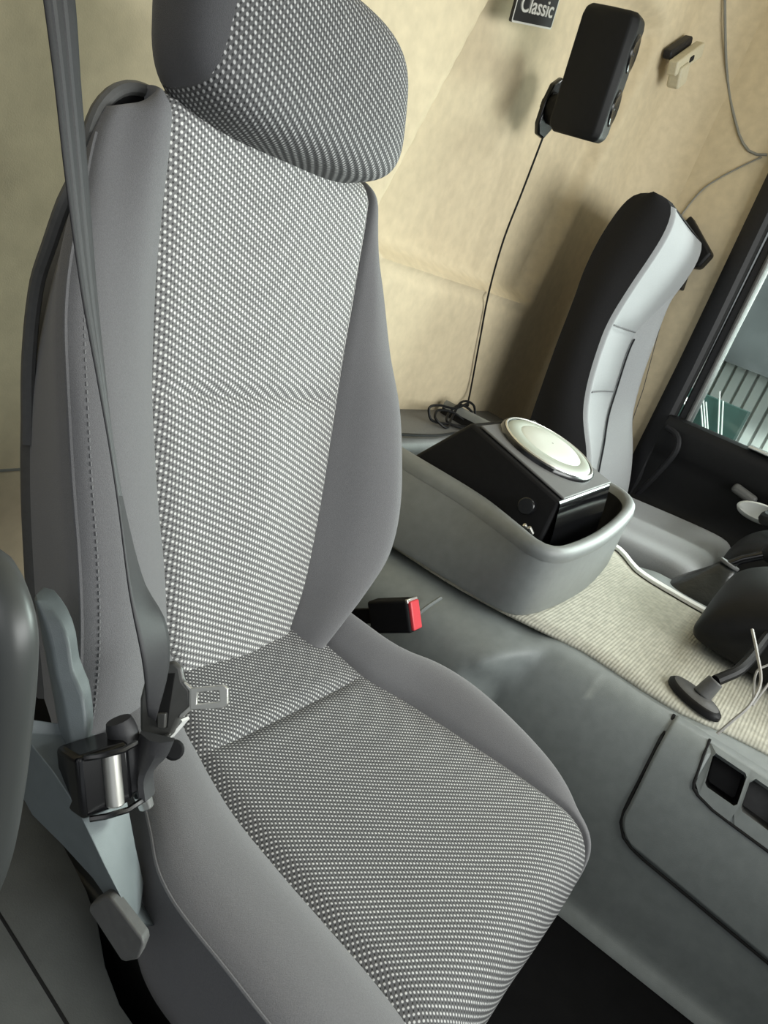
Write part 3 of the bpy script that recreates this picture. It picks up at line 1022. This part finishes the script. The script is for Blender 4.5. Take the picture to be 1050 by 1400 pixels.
# coin tray frame with two deep pockets, set into the panel
H1 = [(-.0369, -.4428), (-.0755, -.4438), (-.0788, -.4460), (-.0848, -.4742), (-.0823, -.4779), (-.0477, -.4767), (-.0431, -.4738), (-.0352, -.4458)]
H2 = [(-.0882, -.4432), (-.122, -.4445), (-.1262, -.448), (-.1325, -.476), (-.130, -.4805), (-.093, -.4782), (-.0897, -.4747), (-.0842, -.4484)]
O1 = [(-.0262, -.4385), (-.0790, -.4395), (-.0815, -.447), (-.0872, -.4745), (-.087, -.4955), (-.0655, -.4938), (-.0440, -.4888), (-.0345, -.4800)]
O2 = [(-.0790, -.4395), (-.136, -.4405), (-.142, -.446), (-.152, -.483), (-.150, -.4985), (-.093, -.4955), (-.0872, -.486), (-.0815, -.447)]
fm = MB()
for H, O in ((H1, O1), (H2, O2)):
    n = 8
    vs = [on_side(y, z, .005) for y, z in O] + [on_side(y, z, .005) for y, z in H] + [on_side(y, z, -.001) for y, z in O] + [on_side(y, z, -.003) for y, z in H]
    fs = []
    for i in range(n):
        j = (i + 1) % n
        fs += [[i, j, n + j, n + i], [i, 2 * n + i, 2 * n + j, j], [n + i, n + j, 3 * n + j, 3 * n + i]]
    fm.add(vs, fs)
fm.build('pocket_frame', 'grey_plastic', con, angle=30)
for H, mt in ((H1, 'black_plastic'), (H2, 'shell_plastic')):
    ym = sum(y for y, z in H) / 8
    zm = sum(z for y, z in H) / 8
    nn = Vector((1, 0, -.35)).normalized()
    r0 = [on_side(y, z, .002) for y, z in H]
    r1 = [p.lerp(on_side(ym, zm, 0), .12) + nn * .045 for p in r0]
    pk = MB().grid([r0, r1], closed=True)
    pk.add(r1, [list(range(8))])
    pk.build('pocket', mt, con, smooth=False)
gt = MB().tube([on_side(y, z, .0046) for y, z in [(-.0232, -.4367), (-.026, -.450), (-.0325, -.4805), (-.0355, -.4865), (-.0432, -.4905), (-.0651, -.4955), (-.099, -.4978), (-.1361, -.4998), (-.3, -.508)]], .0018, 6)
gt.build('frame_gap', 'dark_gap', con)

# ribbed carpet on top of the tunnel
cm = MB()
edge = [(.83, 1.03), (.4, 1.0), (.30, 1.01), (.22, 1.030), (.17, 1.042), (.03, 1.036), (-.05, 1.062), (-.2, 1.09), (-.4, 1.11)]
edge_r = [(-.4, 1.50), (.071, 1.499), (.137, 1.503), (.226, 1.524), (.292, 1.60), (.4, 1.62), (.83, 1.62)]
rows_ = []
for y in np.arange(-.4, .80, .03):
    xl = cr(sorted(edge), y); xr = cr(edge_r, y)
    rows_.append([Vector((x, y, -.4315 + .006 - .002 * (j in (0, 12)))) for j, x in enumerate(np.linspace(xl, xr, 13))])
cmo = cm.grid(rows_).build('tunnel_carpet', 'ribbed_carpet', None, solid=.006)
tag(cmo, 'beige ribbed carpet lying over the tunnel in front of the storage bin', 'carpet')
ce = MB().grid([[Vector((cr(edge_r, y) + dx, y, z)) for dx, z in ((-.009, -.4245), (-.006, -.4195), (.010, -.4185), (.013, -.4215), (.013, -.431))] for y in np.arange(-.05, .36, .02)])
ceo = ce.build('edge_trim', 'carpet_edge', None, solid=.002)
tag(ceo, "pale plastic strip along the carpet's far edge beside the driver's seat", 'trim strip')

# ------------------------------------------------------------------ storage bin
bin_ = thing('storage_bin', (1.28, .45, -.44), 'grey open-top plastic bin between the seats with black subwoofer inside', 'bin')


TOPP = [(1.10, .80), (1.065, .552), (1.046, .413), (1.012, .335), (.993, .298), (.987, .278), (.996, .261), (1.022, .251), (1.08, .247), (1.182, .249), (1.30, .259), (1.406, .272), (1.50, .288), (1.56, .308), (1.60, .34), (1.613, .38), (1.618, .55), (1.62, .80)]
BASP = [(.975, .80), (.977, .55), (.980, .45), (.984, .36), (.989, .312), (.997, .284), (1.014, .266), (1.045, .256), (1.10, .249), (1.192, .245), (1.28, .248), (1.36, .256), (1.45, .268), (1.53, .286), (1.59, .312), (1.612, .36), (1.625, .55), (1.63, .80)]


def bin_ring(z, grow=0.0):
    """plan outline at height z, from the rear near corner round the front to the rear far corner"""
    k = (z + .437) / .13
    pts = [(a[0] * k + b[0] * (1 - k), a[1] * k + b[1] * (1 - k), 0) for a, b in zip(TOPP, BASP)]
    out = []
    sp_ = spline(pts, 90)
    for i, p in enumerate(sp_):
        d = (sp_[min(i + 1, 90)] - sp_[max(i - 1, 0)]).normalized()
        q = p + Vector((d.y, -d.x, 0)) * grow          # outward when grow > 0
        out.append(Vector((q.x, q.y, z)))
    return out


sgn = 1
body = MB().grid([bin_ring(-.4255, -.006), bin_ring(-.418, -.001), bin_ring(-.36, .002), bin_ring(-.328, .004), bin_ring(-.321, .004)])
body.build('bin_wall', 'bin_plastic', bin_, angle=60)
rim = MB().grid([bin_ring(-.327, .0045), bin_ring(-.319, .0075), bin_ring(-.311, .006), bin_ring(-.3055, .0), bin_ring(-.3045, -.007), bin_ring(-.309, -.013), bin_ring(-.322, -.016)])
rim.build('rim', 'bin_plastic', bin_, angle=60)
inn = MB().grid([bin_ring(-.318, -.015), bin_ring(-.40, -.02), bin_ring(-.4225, -.028)])
inn.build('liner', 'black_plastic', bin_, angle=60)
fl = bin_ring(-.422, -.02)
MB().add(fl, [list(range(len(fl)))]).build('bin_floor', 'black_plastic', bin_, smooth=False)
# rear ledge against the wall
lg = MB()
lg.grid([[Vector((x, y, z)) for y, z in ((.815, -.336), (.72, -.3405), (.682, -.343), (.672, -.352), (.670, -.37), (.672, -.42))] for x in np.arange(1.0, 1.95, .05)])
lg.build('rear_ledge', 'shell_plastic', bin_, angle=60)

# ------------------------------------------------------------------ subwoofer lying in the bin
sub_ = thing('subwoofer', (1.25, .42, -.42), 'black subwoofer with pale oval cone lying tilted in the grey bin', 'speaker')
A = Vector((1.075, .300, -.262)); B = Vector((1.362, .313, -.262))       # front edge of the top face
Cc = Vector((1.362, .505, -.219)); Dd = Vector((1.10, .490, -.222))
dn = Vector((0.0, .03, -.12))
cab = MB()
top = [A, B, Cc, Dd]
A2 = A + Vector((-.012, .0, -.10)); B2 = B + Vector((0, .0, -.10)); C2 = Cc + Vector((0, .09, -.12)); D2 = Dd + Vector((-.02, .09, -.12))
cab.add(top + [A2, B2, C2, D2], [[0, 1, 2, 3], [4, 7, 6, 5], [0, 4, 5, 1], [1, 5, 6, 2], [2, 6, 7, 3], [3, 7, 4, 0]])
cab.build('cabinet', 'black_matt', sub_, bevel=.006)
ex = (B - A).normalized(); ey = (Dd - A); ey = (ey - ex * ey.dot(ex)).normalized(); ez = ex.cross(ey)


def fp(u, v, h=0):
    """u along the front edge 0..1, v up the face 0..1"""
    p = (A * (1 - u) + B * u) * (1 - v) + (Dd * (1 - u) + Cc * u) * v
    return p + ez * h


MB().prism([fp(.03, .0, .001), fp(.985, .0, .001), fp(.985, .93, .001), fp(.03, .93, .001)], ez * .004).build('front_panel', 'front_panel_grey', sub_, bevel=.002)
# disc
def disc_ring(r, h, n=56):
    c = fp(.57, .52, h)
    return [c + ex * .108 * r * math.cos(2 * PI * k / n) + ey * .079 * r * math.sin(2 * PI * k / n) for k in range(n)]


MB().grid([disc_ring(1.10, .003), disc_ring(1.09, .011), disc_ring(1.04, .013), disc_ring(.99, .010)], closed=True).build('trim_ring', 'black_gloss', sub_, angle=60)
MB().grid([disc_ring(1.05, .0125), disc_ring(1.03, .0145), disc_ring(1.0, .0135)], closed=True).build('chrome_ring', 'chrome', sub_, angle=60)
MB().grid([disc_ring(1.0, .011), disc_ring(.93, .0155), disc_ring(.72, .0165), disc_ring(.70, .015)], closed=True).build('cone', 'cone_grey', sub_, angle=60)
r0 = disc_ring(.71, .0155)
MB().grid([r0, disc_ring(.66, .018), disc_ring(.3, .0195), disc_ring(.02, .020)], closed=True).build('cone_centre', 'cone_light', sub_, angle=60)
# glossy port at the front, below the panel
pt = MB()
pt.grid([[A * (1 - u) + B * u + Vector((0, -a, -b)) for a, b in ((-.002, .001), (.001, .004), (.004, .02), (.010, .05), (.014, .085), (.012, .12))] for u in np.linspace(.0, 1, 12)])
pt.build('front_port', 'port_gloss', sub_, angle=60)
kn = MB()
kc = Vector((1.064, .338, -.288))
kn.tube([kc, kc + Vector((-.014, 0, .002))], .013, 20)
kn.build('volume_knob', 'black_gloss', sub_, bevel=.002)
tg = MB().tube([(1.052, .312, -.318), (1.045, .318, -.310)], .003, 8).tube([(1.052, .320, -.318), (1.045, .326, -.310)], .003, 8)
tg.build('plug', 'chrome', sub_)

# ------------------------------------------------------------------ speaker cable: tangle on the ledge and the run up the wall
cb_ = thing('speaker_cable', (1.45, .75, -.33), 'thin black speaker cable running down the beige wall into a tangle', 'cable')
run = spline([(1.583, .803, .285), (1.604, .812, .174), (1.612, .815, .066), (1.640, .815, -.046), (1.687, .812, -.164), (1.735, .808, -.285), (1.70, .785, -.315)], 50)
MB().tube(run, .0022, 6).build('cable_run', 'black_plastic', cb_)
tg_ = MB()
pts = [(1.70, .785, -.315), (1.642, .76, -.296), (1.576, .755, -.306), (1.503, .76, -.302), (1.458, .755, -.308), (1.468, .745, -.330), (1.541, .73, -.335), (1.62, .725, -.338), (1.672, .74, -.330), (1.668, .755, -.298), (1.609, .76, -.292), (1.560, .745, -.325), (1.50, .72, -.338), (1.475, .74, -.325), (1.50, .755, -.312), (1.57, .75, -.315), (1.64, .73, -.336), (1.66, .75, -.312), (1.60, .76, -.30), (1.53, .74, -.33), (1.56, .70, -.337), (1.48, .69, -.337), (1.38, .68, -.336), (1.25, .69, -.336), (1.12, .70, -.336)]
tg_.tube(spline(pts, 300), .0030, 6)
tg_.build('cable_tangle', 'black_plastic', cb_)

# ------------------------------------------------------------------ satellite speaker on the rear wall
spk = thing('wall_speaker', (1.5, .76, .25), 'tall black satellite speaker on a bracket on the beige wall', 'speaker')
# tall body, axis tilted
u0 = Vector((1.515, .70, .290)); u1 = Vector((1.478, .70, .478))
ax_ = (u1 - u0).normalized()
fx = Vector((.20, -.98, 0)); fx = (fx - ax_ * fx.dot(ax_)).normalized()     # face direction
sx_ = ax_.cross(fx).normalized()
body = MB()
sec = [(-.055, -.030), (-.055, .030), (-.01, .040), (.036, .040), (.050, .030), (.050, -.030), (.036, -.040), (-.01, -.040)]
rr = []
for t, k in ((-.008, .80), (0, .95), (.012, 1), (.185, 1), (.198, .95), (.205, .80)):
    rr.append([u0 + ax_ * t + fx * a * k + sx_ * b * k for a, b in sec])
body.grid(rr, closed=True, cap=True)
sb = body.build('cabinet', 'black_plastic', spk, bevel=.003)
for t in (.055, .145):
    c_ = u0 + ax_ * t + fx * .0505
    dv = MB()
    rg_ = lambda r, h: [c_ + fx * h + ax_ * r * math.cos(2 * PI * k / 24) + sx_ * r * .8 * math.sin(2 * PI * k / 24) for k in range(24)]
    dv.grid([rg_(.032, 0), rg_(.030, .003), rg_(.025, .003), rg_(.010, -.0), rg_(.001, .002)], closed=True)
    dv.build('driver', 'black_gloss', spk, angle=60)
br = MB()
bpz = [(1.556, .812, .275), (1.540, .812, .292), (1.535, .812, .335), (1.541, .812, .368), (1.565, .812, .388), (1.594, .812, .385), (1.612, .812, .35), (1.605, .812, .30), (1.585, .812, .275)]
br.prism(bpz, (0, -.012, 0))
br.build('wall_bracket', 'black_gloss', spk, bevel=.004)
MB().tube(spline([(1.572, .802, .33), (1.555, .775, .335), (1.53, .735, .345)], 10), [.030 - .001 * k for k in range(11)], 12).build('arm', 'black_plastic', spk)

# ------------------------------------------------------------------ badge with lettering
bd = thing('badge', (1.43, .84, .41), 'small black badge with silver lettering high on the beige wall', 'badge')
bc_ = Vector((1.384, .815, .443))
bex = Vector((.957, 0, .29)).normalized()
bey = Vector((-.20, 0, .98)).normalized()


def bpnt(a, b, h):
    return bc_ + bex * a + bey * b - Vector((0, 1, 0)) * h


MB().prism([bpnt(a, b, 0) for a, b in rrect(.150, .062, .004, 3)], (0, -.006, 0)).build('plate', 'badge_black', bd, bevel=.0015)
MB().add(*(lambda o, i: ([bpnt(a, b, .0065) for a, b in o] + [bpnt(a, b, .0065) for a, b in i], [[k, (k + 1) % len(o), len(o) + (k + 1) % len(o), len(o) + k] for k in range(len(o))]))(rrect(.150, .062, .004, 3), rrect(.144, .056, .003, 3))).build('border', 'badge_silver', bd, smooth=False)
fc = bpy.data.curves.new('lettering', 'FONT')
fc.body = 'Classic'
fc.size = 0.036
fc.align_x = 'CENTER'
fc.align_y = 'CENTER'
fc.extrude = 0.0012
fc.offset = 0.0004
fo = bpy.data.objects.new('tmp_text', fc)
COL.objects.link(fo)
bpy.context.view_layer.update()
tm = bpy.data.meshes.new_from_object(fo.evaluated_get(bpy.context.evaluated_depsgraph_get()))
bpy.data.objects.remove(fo)
lt = MB()
lt.add([bpnt(v.co.x * 1.22, v.co.y - .002, .0075 + v.co.z) for v in tm.vertices], [list(p.vertices) for p in tm.polygons])
lt.build('lettering', 'badge_silver', bd, smooth=False)
bpy.data.meshes.remove(tm)

# ------------------------------------------------------------------ beige catch high on the wall
hk = thing('wall_catch', (2.12, .8, .58), 'small beige plastic catch with dark hole high on the wall', 'hook')
hc = Vector((2.10, .79, .625))
hx = Vector((.80, 0, .60)).normalized(); hy = Vector((-.60, 0, .80)).normalized()
MB().prism([hc + hx * a + hy * b for a, b in rrect(.15, .034, .006, 4)], (0, -.025, 0)).build('bar', 'beige_plastic', hk, bevel=.004)
MB().prism([hc + hx * (a - .035) + hy * (b - .026) for a, b in rrect(.05, .05, .008, 4)], (0, -.032, 0)).build('catch_tab', 'beige_plastic', hk, bevel=.005)
MB().prism([hc + Vector((0, -.0245, 0)) + hx * (a + .005) + hy * b for a, b in rrect(.024, .012, .004, 4)], (0, -.002, 0)).build('hole', 'dark_gap', hk, smooth=False)
MB().prism([hc + Vector((0, .025, 0)) + hx * a + hy * (b + .02) for a, b in rrect(.12, .022, .008, 4)], (0, -.022, 0)).build('shade_plate', 'pillar_dark', hk, bevel=.004)  # dark strip painting the shadow gap behind the catch

# ------------------------------------------------------------------ driver's seat
ds = thing('driver_seat', (1.97, .40, -.74), "grey driver's seat seen from its dark side beyond the bin", 'seat')
FP = [(.425, -.46), (.455, -.36), (.482, -.30), (.530, -.22), (.552, -.15), (.566, -.05), (.566, .0), (.555, .08), (.543, .15), (.538, .20), (.542, .235), (.553, .255), (.572, .264), (.592, .2665)]
RP = [(.60, -.46), (.63, -.36), (.645, -.30), (.655, -.2), (.663, -.1), (.668, .0), (.674, .08), (.672, .15), (.662, .21), (.650, .242), (.636, .257), (.617, .265), (.600, .267)]
fps = spline([(0, y, z) for y, z in FP], 50)
rps = spline([(0, y, z) for y, z in RP], 50)
XL, XI, XJ, XR = 1.735, 1.775, 2.10, 2.205


def dwid(i):
    z = fps[i].z
    return .05 * sstep(.02, .26, z)


def xj(i):
    return cr([(-.46, 1.86), (-.33, 1.90), (-.18, 2.035), (-.02, 2.06), (.08, 2.15), (.14, 2.19), (.28, 2.20)], fps[i].z)


sd = MB()
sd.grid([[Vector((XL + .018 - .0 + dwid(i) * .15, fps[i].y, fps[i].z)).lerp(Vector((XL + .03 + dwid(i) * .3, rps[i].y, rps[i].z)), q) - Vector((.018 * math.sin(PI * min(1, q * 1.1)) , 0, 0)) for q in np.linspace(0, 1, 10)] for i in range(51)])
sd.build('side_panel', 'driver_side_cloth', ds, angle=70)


def front_strip(xa, xb, na, nb, i0, i1, bulge, m, name, pin=()):
    mb = MB()
    rows = []
    for i in range(i0, i1 + 1):
        r = []
        tp_ = dwid(i)
        a = xj(i) if xa == XJ else xa + tp_ * .15
        b = xj(i) if xb == XJ else (XR - tp_ * .35 if xb == XR else xb + tp_ * .15)
        dnn = sum(.008 * math.exp(-((i - p) / 1.0) ** 2) for p in pin)
        for q in np.linspace(0, 1, 12):
            x = a + (b - a) * q
            dy = na + (nb - na) * q - bulge * math.sin(PI * q) * (1 - .9 * sstep(-.05, .12, fps[i].z) * (xb == XR)) + dnn * min(1, 4 * q, 4 * (1 - q))
            r.append(Vector((x, fps[i].y + dy, fps[i].z)))
        rows.append(r)
    return mb.grid(rows).build(name, m, ds, angle=60)


iz = lambda z: min(range(51), key=lambda i: abs(fps[i].z - z))
s1, s2 = iz(-.02), iz(-.175)
s3 = iz(.250)
front_strip(XL + .018, XI, .0, -.006, 0, s3, .006, 'driver_cloth', 'edge_piping')
front_strip(XI, XJ, -.005, .02, 0, s2, -.004, 'driver_cloth', 'back_insert', (s2,))
front_strip(XI, XJ, -.005, .02, s2, s1, -.004, 'driver_cloth', 'back_insert', (s1, s2))
front_strip(XI, XJ, -.005, .02, s1, s3, -.004, 'driver_cloth', 'back_insert', (s1,))
front_strip(XJ, XR, .02, .03, 0, s3, .045, 'driver_cloth', 'back_bolster')
for xa, xb, na, nb in ((XL + .018, XI, 0, -.006), (XI, XJ, -.005, .02), (XJ, XR, .02, .03)):
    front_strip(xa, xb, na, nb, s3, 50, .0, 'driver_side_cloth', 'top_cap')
for sj in (s1, s2):
    MB().tube([(XI + (xj(sj) - XI) * q, fps[sj].y - .005 + .025 * q + .004 * math.sin(PI * q) - .0005, fps[sj].z) for q in np.linspace(.04, .96, 10)], .0018, 6).build('seam', 'plain_cloth_dark', ds)
MB().tube([(xj(i) - .001, fps[i].y + .014, fps[i].z) for i in range(2, s1)], .0022, 6).build('seam', 'driver_side_cloth', ds)
bkp = MB()
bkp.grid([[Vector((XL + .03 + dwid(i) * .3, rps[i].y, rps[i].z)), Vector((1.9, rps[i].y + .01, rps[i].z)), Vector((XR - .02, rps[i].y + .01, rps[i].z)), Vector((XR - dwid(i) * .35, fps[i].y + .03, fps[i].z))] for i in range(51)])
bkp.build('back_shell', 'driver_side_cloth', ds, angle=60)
# cushion
cu = MB()
rr = []
for y, z in ((.50, -.43), (.42, -.425), (.34, -.42), (.25, -.415), (.19, -.413), (.155, -.416), (.138, -.43), (.132, -.45), (.132, -.55)):
    rr.append([Vector((1.70 + x, y, z + dz)) for x, dz in ((0, -.10), (0.0, -.03), (.012, -.006), (.03, .0), (.09, -.004), (.11, .0), (.13, .012), (.18, .014), (.22, .004), (.24, 0), (.34, -.006), (.42, .012), (.50, .0), (.515, -.1))])
cu.grid(rr)
cu.build('cushion', 'driver_cloth', ds, sub=1)
pd2 = MB().box((1.96, .26, -.62), (.42, .40, .22))
pd2.build('pedestal', 'black_matt', ds, bevel=.01)
# belt anchor shroud behind it, on the side wall
an = thing('belt_guide', (2.24, .58, .12), "black plastic belt guide on the wall behind the driver's seat", 'belt guide')
MB().prism([(2.277, .637, .312), (2.277, .54, .238), (2.277, .555, .195), (2.277, .585, .190), (2.277, .66, .25)], (-.05, 0, 0)).build('shroud', 'black_plastic', an, bevel=.008)
MB().prism([(2.277, .585, .20), (2.277, .575, .13), (2.277, .615, .13), (2.277, .62, .21)], (-.035, 0, 0)).build('bracket', 'black_plastic', an, bevel=.005)
MB().grid([[Vector((2.245 + w, y, z)) for w in (-.002, .002)] for y, z in ((.60, .13), (.58, .0), (.55, -.15), (.52, -.4))]).build('hanging_webbing', 'webbing', an, solid=.001)

# ------------------------------------------------------------------ items by the driver: gear lever, dashboard, steering wheel
gl = thing('gear_lever', (1.66, .12, -.43), 'gear lever in a creased black leather boot beside the carpet', 'gear lever')
bt = MB()
rr = []
for z, wx, wy, cx, cy in ((-.475, .075, .072, 1.63, .118), (-.44, .072, .068, 1.63, .116), (-.41, .052, .050, 1.635, .108), (-.385, .034, .032, 1.64, .102), (-.37, .024, .023, 1.642, .098), (-.355, .019, .019, 1.644, .096)):
    rr.append([Vector((cx + wx * math.copysign(abs(math.cos(a)) ** .6, math.cos(a)) * (1 + .06 * math.sin(5 * a + z * 90)), cy + wy * math.copysign(abs(math.sin(a)) ** .6, math.sin(a)), z)) for a in np.linspace(0, 2 * PI, 25)[:-1]])
bt.grid(rr, closed=True, cap=True)
bt.build('boot', 'leather', gl, sub=1)
MB().tube([(1.644, .096, -.358), (1.645, .095, -.351)], .021, 20).build('collar', 'shell_plastic', gl, bevel=.002)
MB().tube([(1.645, .095, -.354), (1.65, .080, -.335), (1.66, .05, -.31)], .009, 12).build('shaft', 'black_gloss', gl)
kb = MB()
kb.grid([[Vector((1.665, .035, -.300 + .022 * math.sin(p))) + Vector((.024 * math.cos(p) * math.cos(a), .024 * math.cos(p) * math.sin(a), 0)) for a in np.linspace(0, 2 * PI, 21)[:-1]] for p in np.linspace(-1.5, 1.5, 10)], closed=True, cap=True)
kb.build('knob', 'black_plastic', gl)

dsh = thing('dashboard', (1.5, -.3, -.74), 'black dashboard end bulging over the carpet at the right edge', 'dashboard')
db = MB()
rr = []
for y, x0, z0, z1 in ((.076, 1.285, -.405, -.365), (.074, 1.262, -.420, -.345), (.060, 1.252, -.424, -.322), (.030, 1.248, -.426, -.298), (-.02, 1.245, -.426, -.275), (-.10, 1.24, -.428, -.25), (-.3, 1.235, -.44, -.22), (-.6, 1.23, -.50, -.18)):
    w = 1.56 - x0
    rr.append([Vector((x0, y, (z0 * .6 + z1 * .4))), Vector((x0 + .012, y, z1 - .03)), Vector((x0 + .06, y, z1)), Vector((x0 + w * .5, y, z1 + .012)), Vector((x0 + w, y, z1 + .012)), Vector((x0 + w, y, z0)), Vector((x0 + .06, y, z0)), Vector((x0 + .012, y, z0 + .02))])
db.grid(rr, closed=True, cap=True)
db.build('end_panel', 'black_plastic', dsh, sub=2)
fa = MB()
fa.grid([[Vector((x, p.y, p.z)) for p in spline([(0, -.95, -.12), (0, -.80, -.125), (0, -.66, -.15), (0, -.60, -.20), (0, -.61, -.30), (0, -.68, -.40), (0, -.72, -.73)], 24)] for x in np.arange(0.0, 2.26, .075)])
fa.build('fascia', 'shell_plastic', dsh)  # unseen passenger dash, added to shade the lower console
col = MB()
rr = []
for y, x0, x1, z0, z1 in ((.125, 1.80, 1.96, -.44, -.375), (.118, 1.76, 2.02, -.47, -.34), (.08, 1.74, 2.05, -.50, -.305), (.0, 1.73, 2.06, -.52, -.27), (-.2, 1.72, 2.08, -.55, -.24), (-.6, 1.72, 2.1, -.6, -.2)):
    rr.append([Vector((x0, y, z0)), Vector((x0, y, z1 - .02)), Vector((x0 + .04, y, z1)), Vector((x1 - .04, y, z1)), Vector((x1, y, z1 - .02)), Vector((x1, y, z0))])
col.grid(rr, closed=True, cap=True)
col.build('column_shroud', 'black_plastic', dsh, sub=2)
sw_ = thing('steering_wheel', (1.95, -.12, -.2), "black steering wheel rim at the right edge before the driver's door", 'steering wheel')
wc = Vector((1.98, -.10, -.19)); wn = Vector((0, .45, .89)).normalized()
wx = Vector((1, 0, 0)); wy = wn.cross(wx).normalized()
MB().tube([wc + wx * .22 * math.cos(a) + wy * .22 * math.sin(a) for a in np.linspace(0, 2 * PI, 61)], .015, 10, cap=False).build('rim', 'black_plastic', sw_)
for a in (0.2, PI - .2, PI * 1.5):
    MB().tube([wc + (wx * math.cos(a) + wy * math.sin(a)) * .05 - wn * .03, wc + (wx * math.cos(a) + wy * math.sin(a)) * .21], [.022, .012], 8).build('spoke', 'black_plastic', sw_)
MB().tube([wc - wn * .05, wc - wn * .02, wc - wn * .012], [.07, .07, .05], 24).build('hub', 'black_plastic', sw_)
MB().tube([wc - wn * .03, wc - wn * .35 + Vector((0, -.1, 0))], .04, 16).build('column', 'black_matt', sw_)
# round-footed gooseneck base on the carpet with its cable
mt_ = thing('mount_base', (1.11, .02, -.42), 'grey oval mount foot with stub standing on the carpet edge', 'mount')
ft = MB()
mc = Vector((1.082, .018, -.4235))
ma = Vector((-.56, -.83, 0)).normalized(); mb_ = Vector((.83, -.56, 0)).normalized()
oval = lambda ra, rb, h: [mc + ma * ra * math.cos(2 * PI * k / 32) + mb_ * rb * math.sin(2 * PI * k / 32) + Vector((0, 0, h)) for k in range(32)]
ft.grid([oval(.046, .024, 0), oval(.046, .024, .006), oval(.041, .020, .010)], closed=True, cap=True)
ft.build('foot', 'black_plastic', mt_, angle=50)
MB().grid([oval(.041, .020, .0095), oval(.036, .017, .0115), oval(.01, .006, .013)], closed=True, cap=True).build('foot_top', 'shell_plastic', mt_, angle=60)
MB().tube([mc + Vector((.006, -.006, .01)), mc + Vector((.014, -.012, .036))], [.013, .011], 16).build('stub', 'shell_plastic', mt_, bevel=.002)
MB().tube(spline([mc + Vector((.014, -.012, .036)), mc + Vector((.05, -.03, .055)), mc + Vector((.17, -.04, .085))], 12), .008, 10).build('neck', 'black_plastic', mt_)
cb2 = MB().tube(spline([(1.02, -.027, -.422), (1.03, -.034, -.40), (1.045, -.042, -.375), (1.07, -.04, -.35), (1.11, -.02, -.33), (1.15, .0, -.315)], 24), .0022, 6)
cb2.tube(spline([(1.05, -.045, -.375), (1.07, -.048, -.35), (1.085, -.05, -.335)], 10), .0015, 6)
cb2.tube(spline([(1.05, -.045, -.375), (1.09, -.03, -.345), (1.10, -.04, -.33)], 10), .0015, 6)
tag(cb2.build('loose_cable', 'cable_grey', None), 'thin grey cable curling up from the console pockets', 'cable')

# ------------------------------------------------------------------ grab handle in the near left foreground
gh = thing('grab_handle', (.2, .25, -.55), 'thick black grab handle at the left edge nearest the viewer', 'handle')
MB().tube(spline([(.18, .31, -.205), (.2, .294, -.209), (.2, .281, -.213), (.2, .268, -.225), (.2, .261, -.245), (.2, .255, -.275), (.2, .250, -.308), (.199, .246, -.345), (.194, .245, -.375), (.18, .24, -.40)], 40), .0135, 16).build('bar', 'handle_grey', gh)
